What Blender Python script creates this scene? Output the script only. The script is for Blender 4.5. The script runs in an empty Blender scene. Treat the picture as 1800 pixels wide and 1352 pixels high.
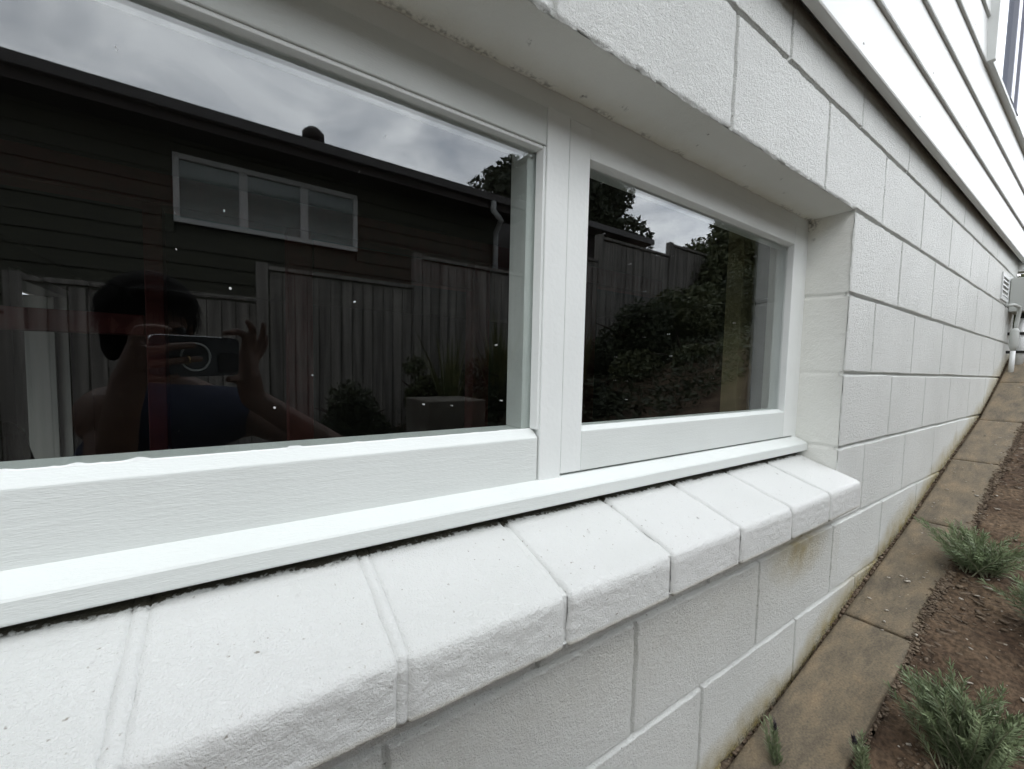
import bpy, bmesh, math, random
import numpy as np
from mathutils import Vector, Matrix
random.seed(7); rng = np.random.default_rng(7)
R_ = math.radians
sc = bpy.context.scene
col = sc.collection

# ------------------------------------------------------------ camera
CAM = Vector((-1.32890507, -0.39498582, -0.41080308))
YAW, PIT, ROL, FPX = 0.5830717, -0.0613, 0.0202, 719.99
cy_, sy_ = math.cos(YAW), math.sin(YAW); cp_, sp_ = math.cos(PIT), math.sin(PIT)
FW = Vector((sy_*cp_, cy_*cp_, sp_)); RT0 = Vector((cy_, -sy_, 0)); UP0 = RT0.cross(FW)
RT = RT0*math.cos(ROL)+UP0*math.sin(ROL); UP = UP0*math.cos(ROL)-RT0*math.sin(ROL)
cd = bpy.data.cameras.new('camera'); cam = bpy.data.objects.new('camera', cd); col.objects.link(cam)
cd.sensor_width = 36; cd.lens = FPX/1800*36; cd.shift_x = (900-877.58)/1800; cd.shift_y = (691.65-676)/1800
cd.clip_start = 0.004; cd.clip_end = 1000
m = Matrix((RT, UP, -FW)).transposed().to_4x4(); m.translation = CAM
cam.matrix_world = m; sc.camera = cam

# ------------------------------------------------------------ world, sun, exposure
SUN_EL, SUN_ROT = R_(52), R_(150)
w = bpy.data.worlds.new('World'); sc.world = w; w.use_nodes = True
nt = w.node_tree; N = nt.nodes; L = nt.links; N.clear()
out = N.new('ShaderNodeOutputWorld'); bg = N.new('ShaderNodeBackground'); bg.inputs['Strength'].default_value = 0.1
sky = N.new('ShaderNodeTexSky'); sky.sky_type = 'NISHITA'; sky.sun_disc = False
sky.sun_elevation = SUN_EL; sky.sun_rotation = SUN_ROT
tc = N.new('ShaderNodeTexCoord'); mp = N.new('ShaderNodeMapping'); mp.inputs['Scale'].default_value = (1, 1, 2.2)
mp.inputs['Location'].default_value = (0.3, 0.15, 0.0)
n1 = N.new('ShaderNodeTexNoise'); n1.inputs['Scale'].default_value = 3.6; n1.inputs['Detail'].default_value = 7; n1.inputs['Roughness'].default_value = 0.55
n1.inputs['Distortion'].default_value = 0.5
cr = N.new('ShaderNodeValToRGB')
cr.color_ramp.elements[0].position = 0.3; cr.color_ramp.elements[0].color = (0.36, 0.39, 0.44, 1)
cr.color_ramp.elements[1].position = 0.72; cr.color_ramp.elements[1].color = (1.0, 1.01, 1.02, 1)
e = cr.color_ramp.elements.new(0.5); e.color = (0.62, 0.64, 0.67, 1)
vm = N.new('ShaderNodeVectorMath'); vm.operation = 'SCALE'; vm.inputs['Scale'].default_value = 22.0
mx = N.new('ShaderNodeMix'); mx.data_type = 'RGBA'; mx.inputs['Factor'].default_value = 0.93
dt = N.new('ShaderNodeVectorMath'); dt.operation = 'DOT_PRODUCT'; dt.inputs[1].default_value = tuple(Vector((0.50, -0.76, 0.40)).normalized())
mr = N.new('ShaderNodeMapRange'); mr.inputs['From Min'].default_value = 0.1; mr.inputs['From Max'].default_value = 1.0; mr.inputs['To Min'].default_value = 12.5; mr.inputs['To Max'].default_value = 38.0
mr.interpolation_type = 'SMOOTHSTEP'
L.new(tc.outputs['Generated'], dt.inputs[0]); L.new(dt.outputs['Value'], mr.inputs['Value']); L.new(mr.outputs[0], vm.inputs['Scale'])
L.new(tc.outputs['Generated'], mp.inputs['Vector']); L.new(mp.outputs['Vector'], n1.inputs['Vector'])
L.new(n1.outputs['Fac'], cr.inputs['Fac']); L.new(cr.outputs['Color'], vm.inputs[0])
L.new(sky.outputs['Color'], mx.inputs[6]); L.new(vm.outputs['Vector'], mx.inputs[7])
L.new(mx.outputs[2], bg.inputs['Color']); L.new(bg.outputs[0], out.inputs[0])
sd = bpy.data.lights.new('sun', 'SUN'); sd.energy = 0.4; sd.angle = R_(15); sd.color = (1, 0.97, 0.93)
sun = bpy.data.objects.new('sun', sd); col.objects.link(sun)
# the sun stands high over the alley, behind the cloud
sdir = Vector((-0.42, -0.58, 0.80)).normalized()
sun.rotation_euler = sdir.to_track_quat('Z', 'Y').to_euler()
sky.sun_elevation = math.asin(sdir.z); sky.sun_rotation = math.atan2(sdir.x, sdir.y)
sc.view_settings.view_transform = 'Standard'; sc.view_settings.look = 'None'; sc.view_settings.gamma = 1
sc.view_settings.exposure = 0.60
sc.cycles.max_bounces = 10; sc.cycles.transparent_max_bounces = 12; sc.cycles.diffuse_bounces = 5; sc.cycles.glossy_bounces = 4

# ------------------------------------------------------------ noise (numpy)
def _h(ix, iy, iz, s):
    n = (ix*374761393+iy*668265263+iz*2147483647+s*974634777) & 0xffffffff
    n = ((n ^ (n >> 13))*1274126177) & 0xffffffff
    return ((n ^ (n >> 16)) & 0xffff)/65535.0
def vnoise(x, y, z=0.0, s=0):
    x, y, z = np.broadcast_arrays(np.asarray(x, float), np.asarray(y, float), np.asarray(z, float))
    ix, iy, iz = np.floor(x).astype(np.int64), np.floor(y).astype(np.int64), np.floor(z).astype(np.int64)
    fx, fy, fz = x-ix, y-iy, z-iz
    fx, fy, fz = [t*t*(3-2*t) for t in (fx, fy, fz)]
    r = 0
    for a in (0, 1):
        for b in (0, 1):
            for c in (0, 1):
                r = r+_h(ix+a, iy+b, iz+c, s)*(fx if a else 1-fx)*(fy if b else 1-fy)*(fz if c else 1-fz)
    return r*2-1
def fbm(x, y, z=0.0, s=0, o=4):
    r = 0; a = 0.5
    for i in range(o):
        r = r+a*vnoise(x*2**i, y*2**i, np.asarray(z)*2**i, s+i); a *= 0.5
    return r

# ------------------------------------------------------------ mesh helpers
def tag(o, label=None, cat=None, group=None, kind=None):
    if label: o['label'] = label
    if cat: o['category'] = cat
    if group: o['group'] = group
    if kind: o['kind'] = kind
    return o
def empty(name, loc=(0, 0, 0)):
    o = bpy.data.objects.new(name, None); col.objects.link(o); o.location = loc; o.empty_display_size = 0.1
    return o
def link(name, me, mat=None, parent=None, smooth=False):
    o = bpy.data.objects.new(name, me); col.objects.link(o)
    if mat is not None:
        for mm in (mat if isinstance(mat, (list, tuple)) else [mat]): me.materials.append(mm)
    if parent is not None:
        o.parent = parent
        o.location = -world_loc(parent) if not parent.get('shift') else Vector((0, 0, 0))
    if smooth: me.shade_smooth()
    return o
def world_loc(o):
    v = Vector((0, 0, 0))
    while o is not None:
        v += o.location; o = o.parent
    return v
def fast_mesh(name, V, F):
    V = np.asarray(V, np.float32).reshape(-1, 3); F = np.asarray(F, np.int32)
    me = bpy.data.meshes.new(name); k = F.shape[1]
    me.vertices.add(len(V)); me.vertices.foreach_set('co', V.ravel())
    me.loops.add(F.size); me.loops.foreach_set('vertex_index', F.ravel())
    me.polygons.add(len(F)); me.polygons.foreach_set('loop_start', np.arange(len(F), dtype=np.int32)*k)
    me.polygons.foreach_set('loop_total', np.full(len(F), k, np.int32))
    me.update(calc_edges=True); me.validate()
    return me
def grid_faces(n, m_, mask=None):
    i, j = np.meshgrid(np.arange(n-1), np.arange(m_-1), indexing='ij')
    a = i*m_+j
    F = np.stack([a, a+m_, a+m_+1, a+1], -1)
    return F[mask] if mask is not None else F.reshape(-1, 4)
def compact(V, F):
    used = np.unique(F); idx = -np.ones(len(V), np.int64); idx[used] = np.arange(len(used))
    return V[used], idx[F], used
class MB:
    def __init__(s): s.v = []; s.f = []; s.sm = []
    def add(s, vs, fs, sm=False):
        b = len(s.v); s.v += [tuple(v) for v in vs]; s.f += [tuple(i+b for i in f) for f in fs]; s.sm += [sm]*len(fs); return s
    def box(s, x0, x1, y0, y1, z0, z1, M=None):
        vs = [Vector((x, y, z)) for x in (x0, x1) for y in (y0, y1) for z in (z0, z1)]
        if M is not None: vs = [M @ v for v in vs]
        return s.add(vs, [(0, 1, 3, 2), (4, 6, 7, 5), (0, 4, 5, 1), (2, 3, 7, 6), (0, 2, 6, 4), (1, 5, 7, 3)])
    def prism(s, pts, x0, x1):            # polygon in (y,z) extruded along x
        n = len(pts)
        vs = [(x0, y, z) for y, z in pts]+[(x1, y, z) for y, z in pts]
        return s.add(vs, [tuple(range(n)), tuple(range(2*n-1, n-1, -1))]+[(i, i+n, (i+1) % n+n, (i+1) % n) for i in range(n)])
    def prismz(s, pts, z0, z1):           # polygon in (x,y) extruded along z
        n = len(pts)
        vs = [(x, y, z0) for x, y in pts]+[(x, y, z1) for x, y in pts]
        return s.add(vs, [tuple(range(n-1, -1, -1)), tuple(range(n, 2*n))]+[(i, (i+1) % n, (i+1) % n+n, i+n) for i in range(n)])
    def tube(s, pts, rad, n=8, cap=True):
        pts = [Vector(p) for p in pts]; k = len(pts)
        if not hasattr(rad, '__len__'): rad = [rad]*k
        vs = []; ref = None
        for i, p in enumerate(pts):
            t = (pts[min(i+1, k-1)]-pts[max(i-1, 0)]).normalized()
            if ref is None: ref = Vector((0, 0, 1)) if abs(t.z) < 0.9 else Vector((1, 0, 0))
            a = (ref-t*ref.dot(t)).normalized(); b = t.cross(a); ref = a
            for j in range(n):
                th = 2*math.pi*j/n; vs.append(p+(a*math.cos(th)+b*math.sin(th))*rad[i])
        fs = [(i*n+j, i*n+(j+1) % n, (i+1)*n+(j+1) % n, (i+1)*n+j) for i in range(k-1) for j in range(n)]
        s.add(vs, fs, True)
        if cap: s.add(vs[:n], [tuple(range(n-1, -1, -1))]); s.add(vs[-n:], [tuple(range(n))])
        return s
    def build(s, name, mat, parent=None, bevel=0, seg=2):
        me = bpy.data.meshes.new(name); me.from_pydata(s.v, [], s.f); me.update()
        me.polygons.foreach_set('use_smooth', s.sm)
        bm = bmesh.new(); bm.from_mesh(me); bmesh.ops.remove_doubles(bm, verts=bm.verts, dist=1e-6)
        bmesh.ops.recalc_face_normals(bm, faces=bm.faces); bm.to_mesh(me); bm.free()
        o = link(name, me, mat, parent)
        if bevel:
            b = o.modifiers.new('bevel', 'BEVEL'); b.width = bevel; b.segments = seg; b.limit_method = 'ANGLE'; b.angle_limit = R_(35)
            b.harden_normals = False
        return o

# ------------------------------------------------------------ materials
def mat(name, base, rough=0.6, c2=None, nscale=5, bump=None, spec=0.5, metal=0, stretch=(1, 1, 1), coat=0):
    """bump: list of (scale, distance, detail, stretch)"""
    M = bpy.data.materials.new(name); M.use_nodes = True; t = M.node_tree; b = t.nodes['Principled BSDF']
    b.inputs['Base Color'].default_value = (*base, 1); b.inputs['Roughness'].default_value = rough
    b.inputs['Specular IOR Level'].default_value = spec; b.inputs['Metallic'].default_value = metal
    b.inputs['Coat Weight'].default_value = coat
    g = t.nodes.new('ShaderNodeNewGeometry')
    def noise(scale, detail, st):
        mp = t.nodes.new('ShaderNodeMapping'); mp.inputs['Scale'].default_value = st
        t.links.new(g.outputs['Position'], mp.inputs['Vector'])
        n = t.nodes.new('ShaderNodeTexNoise'); n.inputs['Scale'].default_value = scale; n.inputs['Detail'].default_value = detail
        t.links.new(mp.outputs[0], n.inputs['Vector']); return n
    if c2 is not None:
        n = noise(nscale, 6, stretch); r = t.nodes.new('ShaderNodeValToRGB')
        r.color_ramp.elements[0].position = 0.35; r.color_ramp.elements[1].position = 0.65
        r.color_ramp.elements[0].color = (*base, 1); r.color_ramp.elements[1].color = (*c2, 1)
        t.links.new(n.outputs['Fac'], r.inputs['Fac']); t.links.new(r.outputs['Color'], b.inputs['Base Color'])
    prev = None
    for (s_, d_, det, st) in (bump or []):
        n = noise(s_, det, st); bp = t.nodes.new('ShaderNodeBump'); bp.inputs['Distance'].default_value = d_
        t.links.new(n.outputs['Fac'], bp.inputs['Height'])
        if prev: t.links.new(prev.outputs[0], bp.inputs['Normal'])
        prev = bp
    if prev: t.links.new(prev.outputs[0], b.inputs['Normal'])
    return M
S1 = (1, 1, 1)
M = {}
M['timber'] = mat('white_gloss_timber_paint', (0.66, 0.69, 0.67), 0.6, (0.63, 0.66, 0.64), 6, [(60, 0.0004, 5, (0.25, 1, 3)), (500, 0.0004, 3, (0.3, 1, 1.5))])
M['timber_plain'] = mat('white_timber_paint_smooth', (0.76, 0.785, 0.77), 0.5, (0.73, 0.755, 0.74), 9, [(120, 0.0006, 4, S1)])
M['board'] = mat('weatherboard_paint', (0.66, 0.67, 0.655), 0.38, (0.63, 0.645, 0.63), 3, [(5, 0.003, 2, (0.4, 1, 2)), (150, 0.0002, 3, (0.5, 1, 1))], spec=0.6)
M['red_stud'] = mat('red_stained_framing', (0.12, 0.015, 0.014), 0.7, (0.085, 0.011, 0.011), 12)
M['dark'] = mat('dark_void_paint', (0.02, 0.02, 0.018), 0.9)
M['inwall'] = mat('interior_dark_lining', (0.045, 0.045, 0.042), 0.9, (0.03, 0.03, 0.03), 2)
M['door'] = mat('interior_door_paint', (0.30, 0.31, 0.29), 0.5)
M['pine'] = mat('raw_pine', (0.22, 0.20, 0.10), 0.7, (0.17, 0.155, 0.08), 14, [(80, 0.001, 3, (1, 1, 0.1))], stretch=(1, 1, 0.1))
M['alu'] = mat('grey_aluminium', (0.36, 0.37, 0.42), 0.35, metal=0.5)
M['blind'] = mat('pale_roller_blind', (0.75, 0.76, 0.74), 0.8)
M['grey_plastic'] = mat('grey_plastic_box', (0.5, 0.52, 0.5), 0.5)
M['white_pvc'] = mat('white_pvc', (0.72, 0.74, 0.74), 0.4)
M['olive'] = mat('olive_weatherboard', (0.085, 0.085, 0.055), 0.6, (0.07, 0.07, 0.048), 4, [(40, 0.002, 4, (0.2, 1, 3))])
M['brown_trim'] = mat('dark_brown_trim', (0.04, 0.025, 0.02), 0.5)
M['roof'] = mat('grey_metal_roof', (0.16, 0.16, 0.17), 0.5)
M['gutter'] = mat('gutter_grey', (0.20, 0.19, 0.19), 0.5)
M['trim_white'] = mat('neighbour_window_paint', (0.85, 0.85, 0.83), 0.5)
M['concrete'] = mat('weathered_concrete', (0.21, 0.20, 0.17), 0.85, (0.14, 0.125, 0.10), 5, [(70, 0.004, 6, S1), (400, 0.001, 3, S1)])
M['bark'] = mat('bark', (0.09, 0.07, 0.05), 0.9, (0.05, 0.04, 0.03), 20, [(40, 0.01, 4, (1, 1, 0.2))])
M['skin'] = mat('skin', (0.13, 0.072, 0.05), 0.55, (0.145, 0.08, 0.055), 30)
M['shirt'] = mat('navy_cotton', (0.010, 0.016, 0.042), 0.9, bump=[(300, 0.0005, 2, S1)])
M['pants'] = mat('dark_denim', (0.02, 0.022, 0.03), 0.85)
M['hair'] = mat('dark_hair', (0.008, 0.007, 0.006), 0.9, spec=0.15, bump=[(150, 0.003, 3, (1, 1, 0.15))])
M['phone'] = mat('phone_graphite_glass', (0.05, 0.055, 0.06), 0.3)
M['phone_dark'] = mat('phone_camera_glass', (0.01, 0.01, 0.012), 0.08)
M['phone_metal'] = mat('phone_steel_edge', (0.75, 0.75, 0.76), 0.2, metal=1)
M['phone_ring'] = mat('phone_magnetic_ring', (0.55, 0.57, 0.57), 0.4)
M['gold'] = mat('gold_ring', (0.8, 0.6, 0.3), 0.25, metal=1)
M['mortar'] = mat('painted_mortar', (0.74, 0.75, 0.73), 0.6, (0.68, 0.69, 0.67), 30, [(300, 0.0015, 4, S1)])

def masonry_mat(name, base, base2, b1, b2, pits=True):
    Mt = bpy.data.materials.new(name); Mt.use_nodes = True; t = Mt.node_tree; b = t.nodes['Principled BSDF']
    g = t.nodes.new('ShaderNodeNewGeometry')
    def nz(sc_, det, rough=0.5):
        n = t.nodes.new('ShaderNodeTexNoise'); n.inputs['Scale'].default_value = sc_; n.inputs['Detail'].default_value = det; n.inputs['Roughness'].default_value = rough
        t.links.new(g.outputs['Position'], n.inputs['Vector']); return n
    def ramp(p0, p1, c0, c1):
        r = t.nodes.new('ShaderNodeValToRGB'); r.color_ramp.elements[0].position = p0; r.color_ramp.elements[1].position = p1
        r.color_ramp.elements[0].color = (*c0, 1); r.color_ramp.elements[1].color = (*c1, 1); return r
    def mixc(f, a, b_):
        m_ = t.nodes.new('ShaderNodeMix'); m_.data_type = 'RGBA'
        t.links.new(f, m_.inputs['Factor']); t.links.new(a, m_.inputs[6])
        if isinstance(b_, tuple): m_.inputs[7].default_value = (*b_, 1)
        else: t.links.new(b_, m_.inputs[7])
        return m_
    n = nz(3.5, 6); r = ramp(0.35, 0.7, base, base2); t.links.new(n.outputs['Fac'], r.inputs['Fac'])
    cur = r.outputs['Color']
    # stain carried on the mesh (soil splash and a rusty run under the sill)
    at = t.nodes.new('ShaderNodeAttribute'); at.attribute_name = 'stain'
    sn = nz(28, 5); ml = t.nodes.new('ShaderNodeMath'); ml.operation = 'MULTIPLY'
    r2 = ramp(0.3, 0.65, (0.55,)*3, (1.0,)*3); t.links.new(sn.outputs['Fac'], r2.inputs['Fac'])
    t.links.new(at.outputs['Fac'], ml.inputs[0]); t.links.new(r2.outputs['Color'], ml.inputs[1])
    cur = mixc(ml.outputs[0], cur, (0.42, 0.33, 0.12)).outputs[2]
    at2 = t.nodes.new('ShaderNodeAttribute'); at2.attribute_name = 'mould_and_shade'  # mould marks, plus shade painted in for the gap under the sill
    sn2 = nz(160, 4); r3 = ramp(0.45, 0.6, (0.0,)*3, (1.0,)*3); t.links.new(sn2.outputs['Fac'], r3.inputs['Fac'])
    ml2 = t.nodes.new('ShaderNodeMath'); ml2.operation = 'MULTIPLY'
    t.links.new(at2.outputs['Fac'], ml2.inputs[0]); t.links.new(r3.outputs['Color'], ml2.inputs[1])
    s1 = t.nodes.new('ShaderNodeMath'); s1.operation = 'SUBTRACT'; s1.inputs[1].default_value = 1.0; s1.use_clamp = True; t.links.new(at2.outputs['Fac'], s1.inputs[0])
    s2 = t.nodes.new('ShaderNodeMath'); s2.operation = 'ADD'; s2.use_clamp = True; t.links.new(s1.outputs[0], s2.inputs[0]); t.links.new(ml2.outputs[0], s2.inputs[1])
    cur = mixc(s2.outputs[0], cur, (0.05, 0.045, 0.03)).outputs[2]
    # tiny dirty pits
    if pits:
        p = nz(190, 2, 0.4); r4 = ramp(0.20, 0.29, (1.0,)*3, (0.0,)*3); t.links.new(p.outputs['Fac'], r4.inputs['Fac'])
        cur = mixc(r4.outputs['Color'], cur, (0.30, 0.28, 0.24)).outputs[2]
    t.links.new(cur, b.inputs['Base Color'])
    b.inputs['Roughness'].default_value = 0.5; b.inputs['Specular IOR Level'].default_value = 0.4
    prev = None
    for sc_, d_, det in ((150, b1, 5), (420, b2, 4)):
        n = nz(sc_, det, 0.68); rr = ramp(0.25, 0.60, (0, 0, 0), (1, 1, 1)); t.links.new(n.outputs['Fac'], rr.inputs['Fac'])
        bp = t.nodes.new('ShaderNodeBump'); bp.inputs['Distance'].default_value = d_
        t.links.new(rr.outputs['Color'], bp.inputs['Height'])
        if prev: t.links.new(prev.outputs[0], bp.inputs['Normal'])
        prev = bp
    t.links.new(prev.outputs[0], b.inputs['Normal'])
    return Mt
M['block'] = masonry_mat('white_painted_block', (0.84, 0.86, 0.83), (0.77, 0.79, 0.76), 0.0021, 0.0013)
M['plaster'] = masonry_mat('white_painted_plaster', (0.80, 0.81, 0.77), (0.74, 0.75, 0.705), 0.0007, 0.0004, False)
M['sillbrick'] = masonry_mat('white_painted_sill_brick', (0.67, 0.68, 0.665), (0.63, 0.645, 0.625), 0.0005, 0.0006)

def glass_mat(name, f0, tint=(0.9, 0.92, 0.91), specks=True):
    G = bpy.data.materials.new(name); G.use_nodes = True; t = G.node_tree; t.nodes.clear()
    o = t.nodes.new('ShaderNodeOutputMaterial'); g = t.nodes.new('ShaderNodeNewGeometry')
    d = t.nodes.new('ShaderNodeVectorMath'); d.operation = 'DOT_PRODUCT'
    t.links.new(g.outputs['Normal'], d.inputs[0]); t.links.new(g.outputs['Incoming'], d.inputs[1])
    def mth(op, a, b_=None):
        n = t.nodes.new('ShaderNodeMath'); n.operation = op
        for i, v in enumerate((a, b_)):
            if v is None: continue
            if hasattr(v, 'links'): t.links.new(v, n.inputs[i])
            else: n.inputs[i].default_value = v
        return n.outputs[0]
    c = mth('ABSOLUTE', d.outputs['Value']); k = mth('POWER', mth('SUBTRACT', 1.0, c), 5.0)
    F = mth('ADD', mth('MULTIPLY', k, 1-f0), f0)
    tr = t.nodes.new('ShaderNodeBsdfTransparent'); tr.inputs[0].default_value = (*tint, 1)
    gl = t.nodes.new('ShaderNodeBsdfGlossy'); gl.inputs['Roughness'].default_value = 0.0
    gl.inputs['Color'].default_value = (0.95, 0.97, 1, 1)
    mx = t.nodes.new('ShaderNodeMixShader'); t.links.new(F, mx.inputs[0]); t.links.new(tr.outputs[0], mx.inputs[1]); t.links.new(gl.outputs[0], mx.inputs[2])
    last = mx
    if specks:
        vo = t.nodes.new('ShaderNodeTexVoronoi'); vo.inputs['Scale'].default_value = 24; vo.feature = 'F1'; vo.voronoi_dimensions = '2D'
        sx_ = t.nodes.new('ShaderNodeSeparateXYZ'); cx_ = t.nodes.new('ShaderNodeCombineXYZ'); t.links.new(g.outputs['Position'], sx_.inputs[0]); t.links.new(sx_.outputs[0], cx_.inputs[0]); t.links.new(sx_.outputs[2], cx_.inputs[1]); t.links.new(cx_.outputs[0], vo.inputs['Vector'])
        sp0 = t.nodes.new('ShaderNodeSeparateColor'); t.links.new(vo.outputs['Color'], sp0.inputs[0])
        lt = mth('LESS_THAN', vo.outputs['Distance'], mth('MULTIPLY', mth('POWER', sp0.outputs[1], 3.0), 0.029))
        sp = t.nodes.new('ShaderNodeSeparateColor'); t.links.new(vo.outputs['Color'], sp.inputs[0])
        fac = mth('MULTIPLY', lt, mth('LESS_THAN', sp.outputs[0], 0.35))
        df = t.nodes.new('ShaderNodeBsdfDiffuse'); df.inputs[0].default_value = (0.55, 0.55, 0.55, 1)
        m2 = t.nodes.new('ShaderNodeMixShader'); t.links.new(fac, m2.inputs[0]); t.links.new(mx.outputs[0], m2.inputs[1]); t.links.new(df.outputs[0], m2.inputs[2]); last = m2
    t.links.new(last.outputs[0], o.inputs[0]); return G
M['glass'] = glass_mat('window_glass', 0.064)
M['glass_up'] = glass_mat('upper_window_glass', 0.2, (0.6, 0.62, 0.64), False)

def leaf_mat(name, c1, c2, rough=0.6, trans=0.15):
    Mt = mat(name, c1, rough, c2, 9); b = Mt.node_tree.nodes['Principled BSDF']
    b.inputs['Transmission Weight'].default_value = 0
    return Mt
M['lav'] = leaf_mat('lavender_foliage', (0.22, 0.27, 0.145), (0.13, 0.18, 0.085))
M['lav_stem'] = mat('lavender_stem', (0.22, 0.23, 0.15), 0.7)
M['dead'] = mat('dead_lavender_flower', (0.06, 0.05, 0.06), 0.9)
M['leaf_dark'] = leaf_mat('dark_tree_leaves', (0.05, 0.065, 0.035), (0.085, 0.10, 0.05))
M['leaf_mid'] = leaf_mat('mid_green_leaves', (0.085, 0.11, 0.05), (0.15, 0.155, 0.07))
M['leaf_flax'] = leaf_mat('flax_leaves', (0.12, 0.15, 0.06), (0.20, 0.19, 0.08))

def wood_fence_mat():
    Mt = mat('grey_weathered_paling', (0.42, 0.395, 0.36), 0.85, (0.18, 0.17, 0.155), 22, [(60, 0.003, 5, (1, 1, 0.08))], stretch=(1, 1, 0.05))
    return Mt
M['paling'] = wood_fence_mat()

# ------------------------------------------------------------ ground profile (slopes up along the wall)
GX = np.array([-200, -30, -8, -3, -1.6, -.5313, -.19, .2137, .6785, 1.13, 1.924, 2.4367, 2.7431, 3.3, 6, 30, 200])
GZ = np.array([-2.5, -2.3, -2.0, -1.72, -1.45, -1.20, -1.148, -1.034, -.935, -.805, -.598, -.394, -.26, -0.08, 0.5, 2.0, 3.0])
def g(x): return np.interp(x, GX, GZ)
def gf(x): return float(g(x))

# ------------------------------------------------------------ house
house = tag(empty('house', (0, 0, -1.2)), 'white house with painted block base, timber window and weatherboards above', 'house')
ZC = [-1.4, -1.2, -0.9969, -0.8039, -0.602, -0.4054, -0.2014, 0.0073, 0.2022, 0.4, 0.6]     # bed joints
PAR = [0.0, 0.2, 0.0, 0.2, 0.0, 0.2, 0.0, 0.2, 0.0, 0.2]        # head joint offset of the course above each bed joint
# course index i spans ZC[i]..ZC[i+1]
PAR = {0: .0, 1: .2, 2: .0, 3: .2, 4: .0, 5: .2, 6: .0, 7: .2, 8: .0, 9: .2}

def groove(d, hw, dep):
    t = np.clip((1-np.abs(d)/hw)/0.62, 0, 1); return dep*(t*t*(3-2*t))
def wall_height(X, Z):
    """y offset into the wall of the painted block face"""
    jit = 0.0022*fbm(X*60, Z*60, 0, 11, 3)
    dep = np.zeros_like(X); b = np.zeros_like(X)
    for zc in ZC:
        off = 0.0012*vnoise(X*7, zc*13.7, 0, 5)
        hw = 0.0062+0.0015*vnoise(X*9, zc*31.1, 0, 6)
        dd = Z-zc+off+jit
        b = np.maximum(b, groove(dd, hw, 0.0095)*(0.0 if abs(zc-0.0073) > 1e-6 else 0.0)+groove(dd, hw, 0.0095)*(np.where(X < 0.0005, 0.0, 1.0) if abs(zc-0.0073) < 1e-6 else 1.0))
    zi = np.clip(np.searchsorted(ZC, Z.ravel())-1, 0, 9).reshape(Z.shape)
    par = np.vectorize(PAR.get)(zi)
    dx = (X-par+0.2) % 0.4-0.2
    hw = 0.0056+0.0016*vnoise(zi*3.3+np.round((X-par)/0.4)*7.7, 0.5, 0, 8)
    dpt = 0.0078+0.002*vnoise(zi*5.1+np.round((X-par)/0.4)*3.7, 0.5, 0, 9)
    v = groove(dx+jit, hw, 1.0)*dpt*np.where((np.abs(X) < 0.1) & (Z < 0.0073) & (Z > -0.71), 0.0, 1.0)
    y = np.maximum(b, v)
    # every block a hair proud or shy, pillowed and rough
    blk = zi*17+np.round((X-par)/0.4-0.5)
    y = y+0.0006*vnoise(blk*1.37, blk*0.71, 0, 3)
    y = y+0.0006*fbm(X*25, Z*25, 0, 1, 3)+0.00055*vnoise(X*140, Z*140, 0, 2)
    return y
def refine(a, cs, w_, st_):
    a = np.array([q for q in a if min(abs(q-c) for c in cs) > w_-st_*0.3]); ex_ = np.concatenate([np.arange(c-w_, c+w_+1e-9, st_) for c in cs if a.min() < c < a.max()])
    return np.unique(np.round(np.concatenate([a, ex_]), 6))
xs = np.concatenate([np.arange(-3.0, -1.7, 0.014), refine(np.arange(-1.7, 0.3, 0.0046), [0.2*k for k in range(-9, 3)], 0.0084, 0.0012), refine(np.arange(0.3, 1.1, 0.006), [0.2*k for k in range(1, 7)], 0.0084, 0.0014), refine(np.arange(1.1, 2.7501, 0.012), [0.2*k for k in range(5, 14)], 0.009, 0.0022), [2.755]])
xs = np.unique(xs)
xs[np.argmin(abs(xs-0))] = 0.0
zs = np.unique(np.concatenate([np.arange(-2.1, -1.4, 0.02), refine(np.arange(-1.4, 0.44, 0.0048), ZC, 0.0084, 0.0012)])); zs[np.argmin(abs(zs-0.0073))] = 0.0073
zs[np.argmin(abs(zs+0.71))] = -0.71
X, Z = np.meshgrid(xs, zs, indexing='ij')
Y = wall_height(X, Z)
# crumbly arrises round the opening
dl = Z-0.0073; m1 = (X < 0.001)
edge = 0.0022+0.0022*fbm(X*70, Z*0+3, 0, 21, 3)
t = np.clip(1-dl/0.006, 0, 1)*(dl >= -1e-6)*m1; Y = Y+t*t*edge
de = X; m2 = (Z < 0.009) & (Z > -0.70)
edge2 = 0.0025+0.0022*fbm(X*0+5, Z*70, 0, 22, 3)
t = np.clip(1-de/0.006, 0, 1)*(de >= -1e-6)*m2; Y = Y+t*t*edge2
Zp = Z.copy(); row = int(np.argmin(abs(zs-0.0073)))
Zp[:, row] += np.where(X[:, row] < 0, 0.0022*fbm(xs*90, xs*0, 0, 23, 3)-0.0005, 0)
Xp = X.copy(); colx = int(np.argmin(abs(xs)))
Xp[colx, :] += np.where((zs < 0.0073) & (zs > -0.70), 0.0022*fbm(zs*90, zs*0, 0, 24, 3), 0)
V = np.stack([Xp, Y, Zp], -1).reshape(-1, 3)
xc = (X[:-1, :-1]+X[1:, 1:])/2; zc = (Z[:-1, :-1]+Z[1:, 1:])/2
keep = ~((xc < 0) & (xc > -2.6) & (zc < 0.0073) & (zc > -0.71))
keep &= zc > g(xc)-0.12; keep &= zc < 0.345
F = grid_faces(len(xs), len(zs), keep)[:, ::-1]
V2, F2, used = compact(V, F)
me = fast_mesh('block_wall', V2, F2)
VX, VZ = X.ravel()[used], Z.ravel()[used]
hgt = VZ-g(VX)
st = np.clip(1-hgt/(0.085+0.06*fbm(VX*6, VX*0, 0, 31, 4)), 0, 1)**0.9*1.0
st = st*np.clip(1.1-0.25*np.clip(VX-1.0, 0, 9), 0.4, 1)
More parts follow.
